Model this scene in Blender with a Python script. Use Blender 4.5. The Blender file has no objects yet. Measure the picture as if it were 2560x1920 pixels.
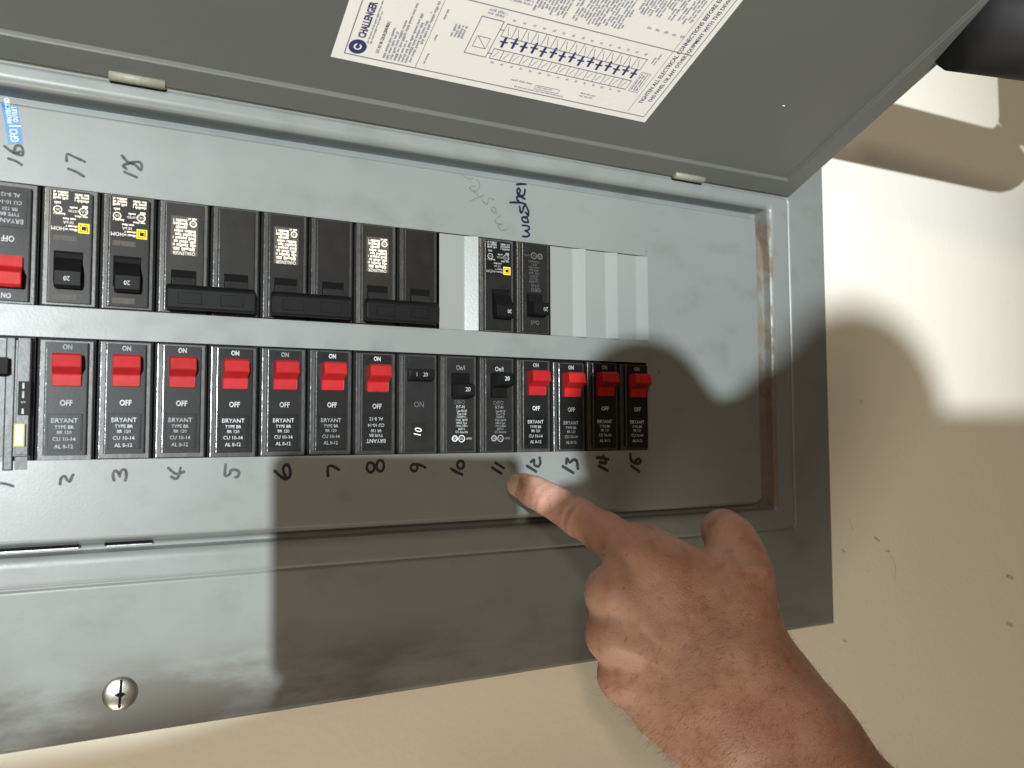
import bpy, bmesh, math, random
import numpy as np
from mathutils import Vector, Matrix

random.seed(7); np.random.seed(7)
S = bpy.context.scene
COL = S.collection
MM = 0.001

# ------------------------------------------------------------------ camera, light, exposure
CAM = Vector((0.0463, -0.4418, -0.0454))
XC = Vector((0.88713, -0.46150, -0.00393))      # picture right
YC = Vector((0.02327, 0.05323, -0.99831))       # picture down
ZC = Vector((0.46093, 0.88554, 0.05797))        # into the picture
cam_data = bpy.data.cameras.new('camera')
cam_data.sensor_width = 36.0
cam_data.lens = 2050.0 / 2560.0 * 36.0
cam_data.clip_start = 0.004
cam_data.clip_end = 50
cam = bpy.data.objects.new('camera', cam_data)
COL.objects.link(cam)
cam.matrix_world = Matrix(((XC.x, -YC.x, -ZC.x, CAM.x), (XC.y, -YC.y, -ZC.y, CAM.y), (XC.z, -YC.z, -ZC.z, CAM.z), (0, 0, 0, 1)))
S.camera = cam
cam_data.dof.use_dof = True
cam_data.dof.focus_distance = 0.47
cam_data.dof.aperture_fstop = 11.0

W = bpy.data.worlds.new('World'); S.world = W; W.use_nodes = True
W.node_tree.nodes['Background'].inputs[0].default_value = (1.0, 0.83, 0.60, 1)
W.node_tree.nodes['Background'].inputs[1].default_value = 0.095

def aim(o, target):
    o.rotation_euler = (Vector(target) - o.location).to_track_quat('-Z', 'Y').to_euler()

def lamp(name, kind, loc, target, energy, color, size):
    l = bpy.data.lights.new(name, kind); l.energy = energy; l.color = color
    if kind == 'AREA': l.shape = 'DISK'; l.size = size
    else: l.shadow_soft_size = size
    o = bpy.data.objects.new(name, l); COL.objects.link(o); o.location = loc; aim(o, target)
    return l
key = lamp('ceiling_lamp', 'SPOT', (-0.604, -3.0, 0.136), (0.20, 0, 0.10), 655, (0.90, 0.97, 1.0), 0.021)
key.spot_size = math.radians(27.5); key.spot_blend = 0.95
lamp('room_lamp', 'AREA', (-0.60, -1.75, 0.60), (0.35, 0, -0.1), 8.0, (1.0, 0.80, 0.56), 0.24)
lamp('side_fill', 'AREA', (-0.15, -0.85, -1.45), (0.30, -0.1, 0.15), 13.0, (1.0, 0.88, 0.70), 0.45)  # added fill for bounced room light, brightens the door's inner face

S.view_settings.view_transform = 'Standard'
S.view_settings.look = 'None'
S.view_settings.exposure = 0.0
S.view_settings.gamma = 1.0
S.view_settings.use_curve_mapping = False
S.cycles.max_bounces = 6

# ------------------------------------------------------------------ materials
def nd(nt, t, **kw):
    n = nt.nodes.new(t)
    for k, v in kw.items():
        if k.startswith('i_'):
            n.inputs[k[2:].replace('_', ' ')].default_value = v
        else:
            setattr(n, k, v)
    return n

def mat(name, col, rough=0.5, metal=0.0, var=0.06, vscale=40.0, bump=0.0, bscale=900.0, coat=0.0, spec=0.5, sss=0.0, rnd=0.0):
    m = bpy.data.materials.new(name); m.use_nodes = True
    nt = m.node_tree; b = nt.nodes['Principled BSDF']
    b.inputs['Roughness'].default_value = rough
    b.inputs['Metallic'].default_value = metal
    b.inputs['Specular IOR Level'].default_value = spec
    b.inputs['Coat Weight'].default_value = coat
    if sss:
        b.inputs['Subsurface Weight'].default_value = sss
        b.inputs['Subsurface Radius'].default_value = (1.0, 0.35, 0.2)
        b.inputs['Subsurface Scale'].default_value = 0.004
    tc = nd(nt, 'ShaderNodeTexCoord')
    no = nd(nt, 'ShaderNodeTexNoise', i_Scale=vscale, i_Detail=6.0)
    nt.links.new(tc.outputs['Object'], no.inputs['Vector'])
    mx = nd(nt, 'ShaderNodeMix', data_type='RGBA')
    mx.inputs['A'].default_value = tuple(max(0, c * (1 - var * 2)) for c in col) + (1,)
    mx.inputs['B'].default_value = tuple(min(1, c * (1 + var * 2)) for c in col) + (1,)
    nt.links.new(no.outputs['Fac'], mx.inputs['Factor'])
    res = mx.outputs['Result']
    if rnd:                                                     # no two alike: age and fading differ from piece to piece
        oi = nd(nt, 'ShaderNodeObjectInfo'); mr = nd(nt, 'ShaderNodeMapRange'); nt.links.new(oi.outputs['Random'], mr.inputs['Value'])
        mr.inputs['To Min'].default_value = 1 - rnd; mr.inputs['To Max'].default_value = 1 + rnd
        hs = nd(nt, 'ShaderNodeHueSaturation'); nt.links.new(mr.outputs['Result'], hs.inputs['Value']); nt.links.new(res, hs.inputs['Color']); res = hs.outputs['Color']
    nt.links.new(res, b.inputs['Base Color'])
    if bump:
        n2 = nd(nt, 'ShaderNodeTexNoise', i_Scale=bscale, i_Detail=3.0)
        nt.links.new(tc.outputs['Object'], n2.inputs['Vector'])
        bp = nd(nt, 'ShaderNodeBump', i_Strength=bump, i_Distance=0.0004)
        nt.links.new(n2.outputs['Fac'], bp.inputs['Height'])
        nt.links.new(bp.outputs['Normal'], b.inputs['Normal'])
    return m

PAINT = (0.180, 0.193, 0.188)
M = {}
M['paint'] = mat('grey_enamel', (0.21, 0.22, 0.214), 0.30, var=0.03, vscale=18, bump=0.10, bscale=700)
M['door'] = mat('grey_enamel_shaded_door', (0.098, 0.104, 0.095), 0.42, var=0.03, vscale=18, bump=0.10, bscale=700)  # same enamel as the cover, the door's shade put into its colour
M['black'] = mat('black_bakelite', (0.012, 0.012, 0.012), 0.34, var=0.25, vscale=120, bump=0.12, bscale=500, spec=0.35)
M['face'] = mat('charcoal_bakelite', (0.0090, 0.0090, 0.0088), 0.37, var=0.25, vscale=160, bump=0.05, bscale=600, spec=0.19, rnd=0.35)
M['brown'] = mat('brown_black_bakelite', (0.013, 0.0112, 0.0098), 0.40, var=0.25, vscale=110, bump=0.05, bscale=600, spec=0.19, rnd=0.3)
M['patch'] = mat('worn_print_patch', (0.060, 0.052, 0.045), 0.5, var=0.3, vscale=500, spec=0.2)
M['edge'] = mat('polished_edge', (0.03, 0.03, 0.03), 0.20, var=0.3, vscale=300, bump=0.25, bscale=350, spec=0.6, rnd=0.5)
M['ridge'] = mat('worn_shoulder', (0.035, 0.034, 0.030), 0.36, var=0.35, vscale=200, bump=0.15, bscale=400, rnd=0.4)
M['glossgrey'] = mat('glossy_grey_case', (0.05, 0.05, 0.05), 0.34, var=0.4, vscale=150, spec=0.3, bump=0.2, bscale=300)
M['handle_black'] = mat('black_toggle', (0.005, 0.005, 0.005), 0.5, var=0.2, vscale=200, spec=0.12)
M['red'] = mat('red_toggle', (0.36, 0.013, 0.015), 0.46, var=0.16, vscale=200, bump=0.06, bscale=800, spec=0.2, rnd=0.16)
M['white_ink'] = mat('white_ink', (0.40, 0.42, 0.43), 0.5, var=0.48, vscale=700, spec=0.1, rnd=0.45)
M['grey_ink'] = mat('worn_grey_ink', (0.10, 0.10, 0.10), 0.5, var=0.45, vscale=1400, spec=0.1)
M['cream_ink'] = mat('cream_ink', (0.80, 0.72, 0.62), 0.5, var=0.12, vscale=900, spec=0.1)
M['yellow'] = mat('yellow_print', (0.72, 0.56, 0.03), 0.5, spec=0.2)
M['button'] = mat('yellow_green_button', (0.58, 0.60, 0.22), 0.4, var=0.1, vscale=300)
M['dark'] = mat('recess_shade', (0.005, 0.005, 0.005), 0.7, spec=0.05)  # near-black that paints in the shade of slots and box
M['marker'] = mat('black_marker', (0.024, 0.024, 0.028), 0.45, var=0.6, vscale=700, spec=0.1)
M['marker_worn'] = mat('worn_black_marker', (0.050, 0.051, 0.053), 0.5, var=0.9, vscale=520, spec=0.08)
M['marker_blue'] = mat('blue_black_marker', (0.012, 0.014, 0.030), 0.45, var=0.4, vscale=600, spec=0.1)
M['pencil'] = mat('faint_pencil', (0.135, 0.140, 0.138), 0.5, var=0.3, vscale=900, spec=0.2)
M['paper'] = mat('label_paper', (0.72, 0.71, 0.67), 0.45, var=0.02, vscale=30, spec=0.2)
M['navy'] = mat('navy_ink', (0.035, 0.042, 0.13), 0.5, var=0.2, vscale=900, spec=0.1)
M['navy_soft'] = mat('navy_ink_fine', (0.27, 0.28, 0.36), 0.5, var=0.25, vscale=1200, spec=0.1)
M['line'] = mat('navy_line', (0.16, 0.165, 0.23), 0.5, var=0.25, vscale=900, spec=0.1)
M['blue'] = mat('blue_sticker', (0.030, 0.150, 0.55), 0.4, var=0.15, vscale=200)
M['sticker_white'] = mat('sticker_white', (0.75, 0.82, 0.90), 0.4)
M['zinc'] = mat('zinc_plating', (0.62, 0.61, 0.56), 0.27, metal=1.0, var=0.12, vscale=300, bump=0.15, bscale=500)
M['hinge'] = mat('beige_hinge', (0.20, 0.195, 0.155), 0.5, var=0.15, vscale=500, bump=0.2, bscale=900)
M['nail'] = mat('fingernail', (0.52, 0.34, 0.275), 0.30, var=0.06, vscale=200, sss=0.1)
M['hair'] = mat('body_hair', (0.13, 0.07, 0.04), 0.5)
M['pipe'] = mat('black_conduit', (0.010, 0.010, 0.011), 0.6, var=0.3, vscale=60, spec=0.3)
M['phone'] = mat('phone_case', (0.03, 0.03, 0.033), 0.4)
M['scuff'] = mat('scuff', (0.52, 0.49, 0.405), 0.7, var=0.4, vscale=300)

def cover_material():
    """grey enamel with rust in the right-hand channel and grime along the lower edge"""
    m = bpy.data.materials.new('grey_enamel_cover'); m.use_nodes = True
    nt = m.node_tree; b = nt.nodes['Principled BSDF']; L = nt.links.new
    tc = nd(nt, 'ShaderNodeTexCoord'); sp = nd(nt, 'ShaderNodeSeparateXYZ'); L(tc.outputs['Object'], sp.inputs[0])
    def rng(out, a, bb, c=0.0, d=1.0):
        r = nd(nt, 'ShaderNodeMapRange', interpolation_type='SMOOTHSTEP'); L(out, r.inputs['Value'])
        r.inputs['From Min'].default_value = a; r.inputs['From Max'].default_value = bb
        r.inputs['To Min'].default_value = c; r.inputs['To Max'].default_value = d
        return r.outputs['Result']
    def mul(a, bb, op='MULTIPLY'):
        n = nd(nt, 'ShaderNodeMath', operation=op); L(a, n.inputs[0])
        if isinstance(bb, float): n.inputs[1].default_value = bb
        else: L(bb, n.inputs[1])
        return n.outputs[0]
    def noise(scale, detail=5.0, sx=1, sy=1, sz=1, rough=0.55):
        mp = nd(nt, 'ShaderNodeMapping'); mp.inputs['Scale'].default_value = (sx, sy, sz); L(tc.outputs['Object'], mp.inputs['Vector'])
        n = nd(nt, 'ShaderNodeTexNoise'); n.inputs['Scale'].default_value = scale; n.inputs['Detail'].default_value = detail; n.inputs['Roughness'].default_value = rough
        L(mp.outputs[0], n.inputs['Vector']); return n.outputs['Fac']
    base = nd(nt, 'ShaderNodeMix', data_type='RGBA')
    base.inputs['A'].default_value = tuple(c * 0.95 for c in PAINT) + (1,); base.inputs['B'].default_value = tuple(c * 1.05 for c in PAINT) + (1,)
    L(noise(14), base.inputs['Factor'])
    # grime patches low on the plate
    low = rng(sp.outputs['Z'], -0.142, -0.172, 0.0, 1.0)
    patch = rng(noise(16, 8, 0.55, 1, 1.6, 0.62), 0.36, 0.58)
    g = mul(mul(low, patch), 0.88)
    left = rng(sp.outputs['X'], 0.36, 0.16, 0.25, 1.0)
    g = mul(g, left)
    grime = nd(nt, 'ShaderNodeMix', data_type='RGBA'); L(g, grime.inputs['Factor']); L(base.outputs['Result'], grime.inputs['A']); grime.inputs['B'].default_value = (0.082, 0.076, 0.062, 1)
    # faint smudges
    sm = mul(rng(noise(30, 6, 1, 1, 1.5), 0.50, 0.72), 0.30)
    smx = nd(nt, 'ShaderNodeMix', data_type='RGBA'); L(sm, smx.inputs['Factor']); L(grime.outputs['Result'], smx.inputs['A']); smx.inputs['B'].default_value = (0.11, 0.11, 0.10, 1)
    # small specks
    vo = nd(nt, 'ShaderNodeTexVoronoi'); vo.inputs['Scale'].default_value = 42; L(tc.outputs['Object'], vo.inputs['Vector'])
    spk = mul(rng(vo.outputs['Distance'], 0.045, 0.03), rng(noise(9, 2), 0.52, 0.58))
    spm = nd(nt, 'ShaderNodeMix', data_type='RGBA'); L(mul(spk, 0.55), spm.inputs['Factor']); L(smx.outputs['Result'], spm.inputs['A']); spm.inputs['B'].default_value = (0.06, 0.055, 0.045, 1)
    # rust in the channel at the right end
    inx = mul(rng(sp.outputs['X'], 0.4785, 0.4800), rng(sp.outputs['X'], 0.4952, 0.4935))
    inz = mul(rng(sp.outputs['Z'], -0.103, -0.099), rng(sp.outputs['Z'], 0.116, 0.110))
    blot = rng(noise(30, 8, 2.4, 1, 1.0, 0.70), 0.41, 0.57)
    lowr = rng(sp.outputs['Z'], -0.010, -0.040, 0.0, 0.9)
    blot2 = mul(blot, lowr, 'MAXIMUM')
    ru = mul(mul(inx, inz), blot2)
    rcol = nd(nt, 'ShaderNodeMix', data_type='RGBA'); L(noise(120, 5), rcol.inputs['Factor']); rcol.inputs['A'].default_value = (0.095, 0.056, 0.026, 1); rcol.inputs['B'].default_value = (0.185, 0.138, 0.086, 1)
    rmx = nd(nt, 'ShaderNodeMix', data_type='RGBA'); L(mul(ru, 0.80), rmx.inputs['Factor']); L(spm.outputs['Result'], rmx.inputs['A']); L(rcol.outputs['Result'], rmx.inputs['B'])
    L(rmx.outputs['Result'], b.inputs['Base Color'])
    ro = nd(nt, 'ShaderNodeMapRange'); L(mul(ru, g, 'MAXIMUM'), ro.inputs['Value']); ro.inputs['To Min'].default_value = 0.34; ro.inputs['To Max'].default_value = 0.75
    hz = rng(noise(11, 8, 1, 1, 1.3, 0.68), 0.40, 0.68, 0.0, 0.16)
    L(mul(ro.outputs['Result'], hz, 'ADD'), b.inputs['Roughness'])
    bp = nd(nt, 'ShaderNodeBump'); bp.inputs['Strength'].default_value = 0.065; bp.inputs['Distance'].default_value = 0.0004
    L(noise(700, 3), bp.inputs['Height']); L(bp.outputs['Normal'], b.inputs['Normal'])
    return m
M['cover'] = cover_material()

def wall_material():
    m = bpy.data.materials.new('cream_wall_paint'); m.use_nodes = True
    nt = m.node_tree; b = nt.nodes['Principled BSDF']; L = nt.links.new
    b.inputs['Roughness'].default_value = 0.55
    tc = nd(nt, 'ShaderNodeTexCoord')
    n1 = nd(nt, 'ShaderNodeTexNoise', i_Scale=7.0, i_Detail=5.0); L(tc.outputs['Object'], n1.inputs['Vector'])
    mx = nd(nt, 'ShaderNodeMix', data_type='RGBA'); mx.inputs['A'].default_value = (0.765, 0.735, 0.645, 1); mx.inputs['B'].default_value = (0.80, 0.770, 0.685, 1)
    L(n1.outputs['Fac'], mx.inputs['Factor'])
    vo = nd(nt, 'ShaderNodeTexVoronoi', i_Scale=13.0); L(tc.outputs['Object'], vo.inputs['Vector'])
    r = nd(nt, 'ShaderNodeMapRange', interpolation_type='SMOOTHSTEP'); L(vo.outputs['Distance'], r.inputs['Value'])
    r.inputs['From Min'].default_value = 0.034; r.inputs['From Max'].default_value = 0.022; r.inputs['To Max'].default_value = 0.25
    sp = nd(nt, 'ShaderNodeMix', data_type='RGBA'); L(r.outputs['Result'], sp.inputs['Factor']); L(mx.outputs['Result'], sp.inputs['A']); sp.inputs['B'].default_value = (0.30, 0.27, 0.20, 1)
    L(sp.outputs['Result'], b.inputs['Base Color'])
    n2 = nd(nt, 'ShaderNodeTexNoise', i_Scale=210.0, i_Detail=5.0); L(tc.outputs['Object'], n2.inputs['Vector'])
    bp = nd(nt, 'ShaderNodeBump', i_Strength=0.16, i_Distance=0.0016); L(n2.outputs['Fac'], bp.inputs['Height']); L(bp.outputs['Normal'], b.inputs['Normal'])
    return m
M['wall'] = wall_material()

def skin_material():
    m = bpy.data.materials.new('skin'); m.use_nodes = True
    nt = m.node_tree; b = nt.nodes['Principled BSDF']; L = nt.links.new
    b.inputs['Roughness'].default_value = 0.50
    b.inputs['Subsurface Weight'].default_value = 0.12
    b.inputs['Subsurface Radius'].default_value = (1.0, 0.35, 0.2)
    b.inputs['Subsurface Scale'].default_value = 0.004
    tc = nd(nt, 'ShaderNodeTexCoord')
    def noise(s, d=5.0, r=0.55):
        n = nd(nt, 'ShaderNodeTexNoise', i_Scale=s, i_Detail=d); n.inputs['Roughness'].default_value = r
        L(tc.outputs['Object'], n.inputs['Vector']); return n.outputs['Fac']
    def mix(f, a, bb):
        x = nd(nt, 'ShaderNodeMix', data_type='RGBA'); L(f, x.inputs['Factor'])
        for k, v in (('A', a), ('B', bb)):
            if isinstance(v, tuple): x.inputs[k].default_value = v
            else: L(v, x.inputs[k])
        return x.outputs['Result']
    def rng(out, a, bb, c=0.0, d=1.0):
        r = nd(nt, 'ShaderNodeMapRange', interpolation_type='SMOOTHSTEP'); L(out, r.inputs['Value'])
        r.inputs['From Min'].default_value = a; r.inputs['From Max'].default_value = bb
        r.inputs['To Min'].default_value = c; r.inputs['To Max'].default_value = d
        return r.outputs['Result']
    c = mix(rng(noise(17, 4), 0.38, 0.64), (0.54, 0.335, 0.265, 1), (0.46, 0.250, 0.190, 1))
    c = mix(rng(noise(48, 5), 0.42, 0.70, 0, 0.6), c, (0.40, 0.190, 0.138, 1))
    c = mix(rng(noise(90, 4), 0.50, 0.72, 0, 0.60), c, (0.32, 0.140, 0.095, 1))
    c = mix(rng(noise(260, 3), 0.62, 0.74, 0, 0.5), c, (0.24, 0.095, 0.058, 1))
    L(c, b.inputs['Base Color'])
    vo = nd(nt, 'ShaderNodeTexVoronoi', i_Scale=900.0); L(tc.outputs['Object'], vo.inputs['Vector'])
    ad = nd(nt, 'ShaderNodeMath', operation='ADD'); L(vo.outputs['Distance'], ad.inputs[0]); L(noise(220, 5), ad.inputs[1])
    bp = nd(nt, 'ShaderNodeBump', i_Strength=0.30, i_Distance=0.0005); L(ad.outputs[0], bp.inputs['Height']); L(bp.outputs['Normal'], b.inputs['Normal'])
    return m
M['skin'] = skin_material()

# ------------------------------------------------------------------ mesh helpers
TXT = {}
def text_geo(s, size, bold=0.0):
    """flat outline of a line of text, x right / y up, centred, in the unit of size"""
    k = (s, size, bold)
    if k in TXT: return TXT[k]
    cu = bpy.data.curves.new('t', 'FONT'); cu.body = s; cu.size = size; cu.offset = bold * size; cu.align_x = 'CENTER'; cu.align_y = 'CENTER'; cu.resolution_u = 2
    o = bpy.data.objects.new('t', cu); COL.objects.link(o)
    dg = bpy.context.evaluated_depsgraph_get(); me = o.evaluated_get(dg).to_mesh()
    v = [tuple(p.co) for p in me.vertices]; f = [tuple(p.vertices) for p in me.polygons]
    o.evaluated_get(dg).to_mesh_clear(); bpy.data.objects.remove(o); bpy.data.curves.remove(cu)
    TXT[k] = (v, f); return v, f

class MB:
    """collects faces; local millimetres: x right, z up, o outwards (towards the viewer, -y)"""
    def __init__(self): self.v = []; self.f = []; self.m = []
    def add(self, vs, fs, mi=0):
        b = len(self.v); self.v += [tuple(p) for p in vs]
        self.f += [tuple(i + b for i in q) for q in fs]; self.m += [mi] * len(fs)
    def box(self, x0, x1, z0, z1, o0, o1, c=0.0, mi=0):
        """box between outwards levels o0 (back) and o1 (front), front edges chamfered by c"""
        vs = [(x0, -o0, z0), (x1, -o0, z0), (x1, -o0, z1), (x0, -o0, z1)]
        if c <= 0:
            vs += [(x0, -o1, z0), (x1, -o1, z0), (x1, -o1, z1), (x0, -o1, z1)]
            fs = [(4, 5, 6, 7), (0, 1, 5, 4), (1, 2, 6, 5), (2, 3, 7, 6), (3, 0, 4, 7), (3, 2, 1, 0)]
        else:
            h = o1 - c
            vs += [(x0, -h, z0), (x1, -h, z0), (x1, -h, z1), (x0, -h, z1)]
            vs += [(x0 + c, -o1, z0 + c), (x1 - c, -o1, z0 + c), (x1 - c, -o1, z1 - c), (x0 + c, -o1, z1 - c)]
            fs = [(8, 9, 10, 11), (3, 2, 1, 0)]
            for a in range(4):
                n = (a + 1) % 4
                fs += [(a, n, n + 4, a + 4), (a + 4, n + 4, n + 8, a + 8)]
        self.add(vs, fs, mi)
    def rbox(self, x0, x1, z0, z1, o0, o1, r, mi=0, mi_edge=0, n=5):
        """box whose two long front edges are rounded; the rounding has its own material"""
        prof = [(x0, o0)] + [(x0 + r - r * math.cos(a), o1 - r + r * math.sin(a)) for a in [k / n * math.pi / 2 for k in range(n + 1)]]
        prof += [(x0 + x1 - x, o) for x, o in reversed(prof)]
        m = len(prof); c = 0.35
        vs = [(x, -o, z0) for x, o in prof] + [(x, -o, z1) for x, o in prof]
        for i in range(m - 1):
            self.add([vs[i], vs[i + 1], vs[m + i + 1], vs[m + i]], [(0, 1, 2, 3)], mi_edge if (1 <= i <= n or m - 2 - n <= i <= m - 3) else mi)
        self.add(vs[:m], [tuple(range(m))], mi); self.add(vs[m:], [tuple(range(m - 1, -1, -1))], mi)
    def prism(self, prof, x0, x1, c=0.35, mi=0):
        """profile of (z, o) points extruded along x, ends chamfered"""
        n = len(prof); cz = sum(p[0] for p in prof) / n; co = sum(p[1] for p in prof) / n
        def ring(x, s): return [(x, -(co + (o - co) * s), cz + (z - cz) * s) for z, o in prof]
        s = 1 - c / 5.0
        vs = ring(x0, s) + ring(x0 + c, 1) + ring(x1 - c, 1) + ring(x1, s)
        fs = [tuple(range(n - 1, -1, -1)), tuple(range(3 * n, 4 * n))]
        for r in range(3):
            for i in range(n):
                j = (i + 1) % n
                fs.append((r * n + i, r * n + j, (r + 1) * n + j, (r + 1) * n + i))
        self.add(vs, fs, mi)
    def text(self, s, x, z, o, size, rot=0, sx=1.0, mi=0, bold=0.0):
        v, f = text_geo(s, size, bold); ca, sa = math.cos(rot), math.sin(rot)
        self.add([(x + a * sx * ca - b * sa, -o, z + a * sx * sa + b * ca) for a, b, _ in v], f, mi)
    def quad(self, x0, x1, z0, z1, o, mi=0):
        self.add([(x0, -o, z0), (x1, -o, z0), (x1, -o, z1), (x0, -o, z1)], [(0, 1, 2, 3)], mi)
    def ring(self, x, z, r0, r1, o, n=20, mi=0):
        vs = []
        for i in range(n):
            a = 2 * math.pi * i / n
            vs += [(x + r0 * math.cos(a), -o, z + r0 * math.sin(a)), (x + r1 * math.cos(a), -o, z + r1 * math.sin(a))]
        self.add(vs, [(2 * i, 2 * ((i + 1) % n), 2 * ((i + 1) % n) + 1, 2 * i + 1) for i in range(n)], mi)
    def disc(self, x, z, r, o, n=20, mi=0):
        self.add([(x + r * math.cos(2 * math.pi * i / n), -o, z + r * math.sin(2 * math.pi * i / n)) for i in range(n)], [tuple(range(n))], mi)
    def seg(self, x0, z0, x1, z1, w, o, mi=0):
        dx, dz = x1 - x0, z1 - z0; l = math.hypot(dx, dz) or 1; nx, nz = -dz / l * w / 2, dx / l * w / 2
        self.add([(x0 + nx, -o, z0 + nz), (x0 - nx, -o, z0 - nz), (x1 - nx, -o, z1 - nz), (x1 + nx, -o, z1 + nz)], [(0, 1, 2, 3)], mi)
    def words(self, x0, x1, z, h, o, mi=0, rnd=random, fill=0.8, vert=False):
        """a line of unreadably small print: a row of separate little word marks"""
        p = x0
        while p < x1:
            w = rnd.uniform(1.6, 4.2) * h
            e = min(p + w, x1)
            if rnd.random() < fill + 0.12:
                q = p
                while q < e:                                        # letters
                    lw = h * rnd.uniform(0.30, 0.55); t = min(q + lw, e); hh = h * rnd.choice((0.7, 0.7, 1.0))
                    if vert: self.quad(z - h / 2, z - h / 2 + hh, q, t, o, mi)
                    else: self.quad(q, t, z - h / 2, z - h / 2 + hh, o, mi)
                    q = t + h * 0.16
            p = e + h * 0.55
    def stroke(self, pts, w, o, mi=0):
        """round-ended pen stroke with slightly uneven width, smoothed through pts"""
        P = [np.array(p, float) for p in pts]
        if len(P) > 2:
            Q = []
            for i in range(len(P) - 1):
                a = P[max(i - 1, 0)]; b = P[i]; c = P[i + 1]; d = P[min(i + 2, len(P) - 1)]
                for t in np.linspace(0, 1, 5)[:-1]:
                    Q.append(0.5 * ((2 * b) + (-a + c) * t + (2 * a - 5 * b + 4 * c - d) * t * t + (-a + 3 * b - 3 * c + d) * t ** 3))
            Q.append(P[-1]); P = Q
        n = len(P); vs = []; fs = []
        for i in range(n):
            d = P[min(i + 1, n - 1)] - P[max(i - 1, 0)]; d /= (np.linalg.norm(d) + 1e-9); nn = np.array((-d[1], d[0])) * w / 2 * random.uniform(0.86, 1.12)
            vs += [(P[i][0] + nn[0], -o, P[i][1] + nn[1]), (P[i][0] - nn[0], -o, P[i][1] - nn[1])]
        fs = [(2 * i, 2 * i + 1, 2 * i + 3, 2 * i + 2) for i in range(n - 1)]
        self.add(vs, fs, mi)
        for e, q in ((P[0], o + 0.012), (P[-1], o + 0.024)):
            self.disc(e[0], e[1], w * 0.49, q, 12, mi)
    def obj(self, name, mats, parent=None, smooth=False, unit=MM):
        me = bpy.data.meshes.new(name)
        me.from_pydata([(a * unit, b * unit, c * unit) for a, b, c in self.v], [], self.f)
        mats = mats if isinstance(mats, (list, tuple)) else [mats]
        for k in mats: me.materials.append(M[k])
        if len(mats) > 1: me.polygons.foreach_set('material_index', self.m)
        if smooth: me.polygons.foreach_set('use_smooth', [True] * len(me.polygons))
        me.update()
        o = bpy.data.objects.new(name, me); COL.objects.link(o)
        if parent: o.parent = parent
        return o

def empty(name, loc=(0, 0, 0), rot=(0, 0, 0)):
    o = bpy.data.objects.new(name, None); COL.objects.link(o); o.location = loc; o.rotation_euler = rot
    o.empty_display_size = 0.01
    return o
def tag(o, label=None, cat=None, group=None, kind=None):
    if label: o['label'] = label
    if cat: o['category'] = cat
    if group: o['group'] = group
    if kind: o['kind'] = kind
    return o
def copy_tree(o, parent=None):
    c = o.copy(); COL.objects.link(c); c.parent = parent
    for ch in o.children: copy_tree(ch, c)
    return c

# ------------------------------------------------------------------ the wall (with the opening the box sits in)
WALL_Y = 0.004
mb = MB()
xs = (-2200, -190, 540, 3000); zs = (-1600, -180, 195, 1700)
vs = [(x, WALL_Y * 1000, z) for z in zs for x in xs]
fs = [(j * 4 + i, j * 4 + i + 1, j * 4 + i + 5, j * 4 + i + 4) for j in range(3) for i in range(3) if not (i == 1 and j == 1)]
mb.add(vs, fs)
wall = tag(mb.obj('wall', 'wall'), kind='structure')
SCUFFS = [[(570.8, -113.1), (573.1, -119.1), (575.2, -122.2)], [(598.9, -129.3), (604.3, -132.6)], [(611.8, -141.0), (615.6, -141.6)], [(562.9, -136.9), (565.4, -138.5)],
          [(617.3, -144.4), (622.5, -153.9), (620.4, -165.2)], [(767.9, -173.7), (774.7, -175.9)], [(765.3, -214.3), (772.1, -216.7)], [(561.3, -204.9), (564.4, -206.0)]]
for i, s in enumerate(SCUFFS):
    mb = MB(); mb.stroke(s, (0.5, 1.7, 1.7, 1.3, 0.5, 3.4, 3.4, 1.6)[i], -3.9); mb.obj('scuff_mark', 'scuff', wall)

# ------------------------------------------------------------------ the panel: cover plate as a pressed sheet
panel = tag(empty('electrical_panel'), 'grey metal breaker panel set flush in the cream wall with its door swung open', 'electrical panel')

INNER = (-0.130, 0.4775, -0.0955, 0.1090)     # x0 x1 z0 z1 of the flat field
OUTER = (-0.148, 0.4955, -0.1068, 0.1225)     # outer lip of the channel
SEAM = (-0.160, 0.5100, -0.1170, 0.1286)      # pressed line the door closes on
EDGE = (-0.200, 0.5502, -0.1905, 0.2045)
ROW_T = (0.0146, 0.0719); ROW_B = (-0.0580, 0.0)
PITCH = 0.0254
CUT = [(-0.0004, 0.3790, ROW_T[0], ROW_T[1]), (-0.0004, 0.3777, ROW_B[0], ROW_B[1])]

def grid_lines(feats, fine, lo, hi, exact):
    L = set(round(x, 5) for x in exact) | {round(lo, 5), round(hi, 5)}
    for f in feats:
        for k in np.arange(-7.0, 7.01, 0.4): L.add(round(f + k * MM, 5))
    for f in fine:
        for k in np.arange(-2.5, 2.51, 0.42): L.add(round(f + k * MM, 5))
    for x in np.arange(lo, hi, 0.02): L.add(round(float(x), 5))
    L = sorted(x for x in L if lo - 1e-9 <= x <= hi + 1e-9)
    out = [L[0]]
    ex = set(round(x, 5) for x in exact)
    for x in L[1:]:
        if x - out[-1] < 0.00028 and x not in ex and x != L[-1]: continue
        if x - out[-1] < 0.00028 and out[-1] not in ex and len(out) > 1: out.pop()
        out.append(x)
    return np.array(out)
gx = grid_lines([INNER[0], INNER[1], OUTER[0], OUTER[1]], [SEAM[0], SEAM[1], EDGE[1] - 0.002], EDGE[0], EDGE[1], [CUT[0][0], CUT[0][1], CUT[1][1]])
gz = grid_lines([INNER[2], INNER[3], OUTER[2], OUTER[3]], [SEAM[2], SEAM[3], EDGE[2] + 0.002], EDGE[2], EDGE[3], [ROW_T[0], ROW_T[1], ROW_B[0], ROW_B[1]])
GX, GZ = np.meshgrid(gx, gz)
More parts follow.
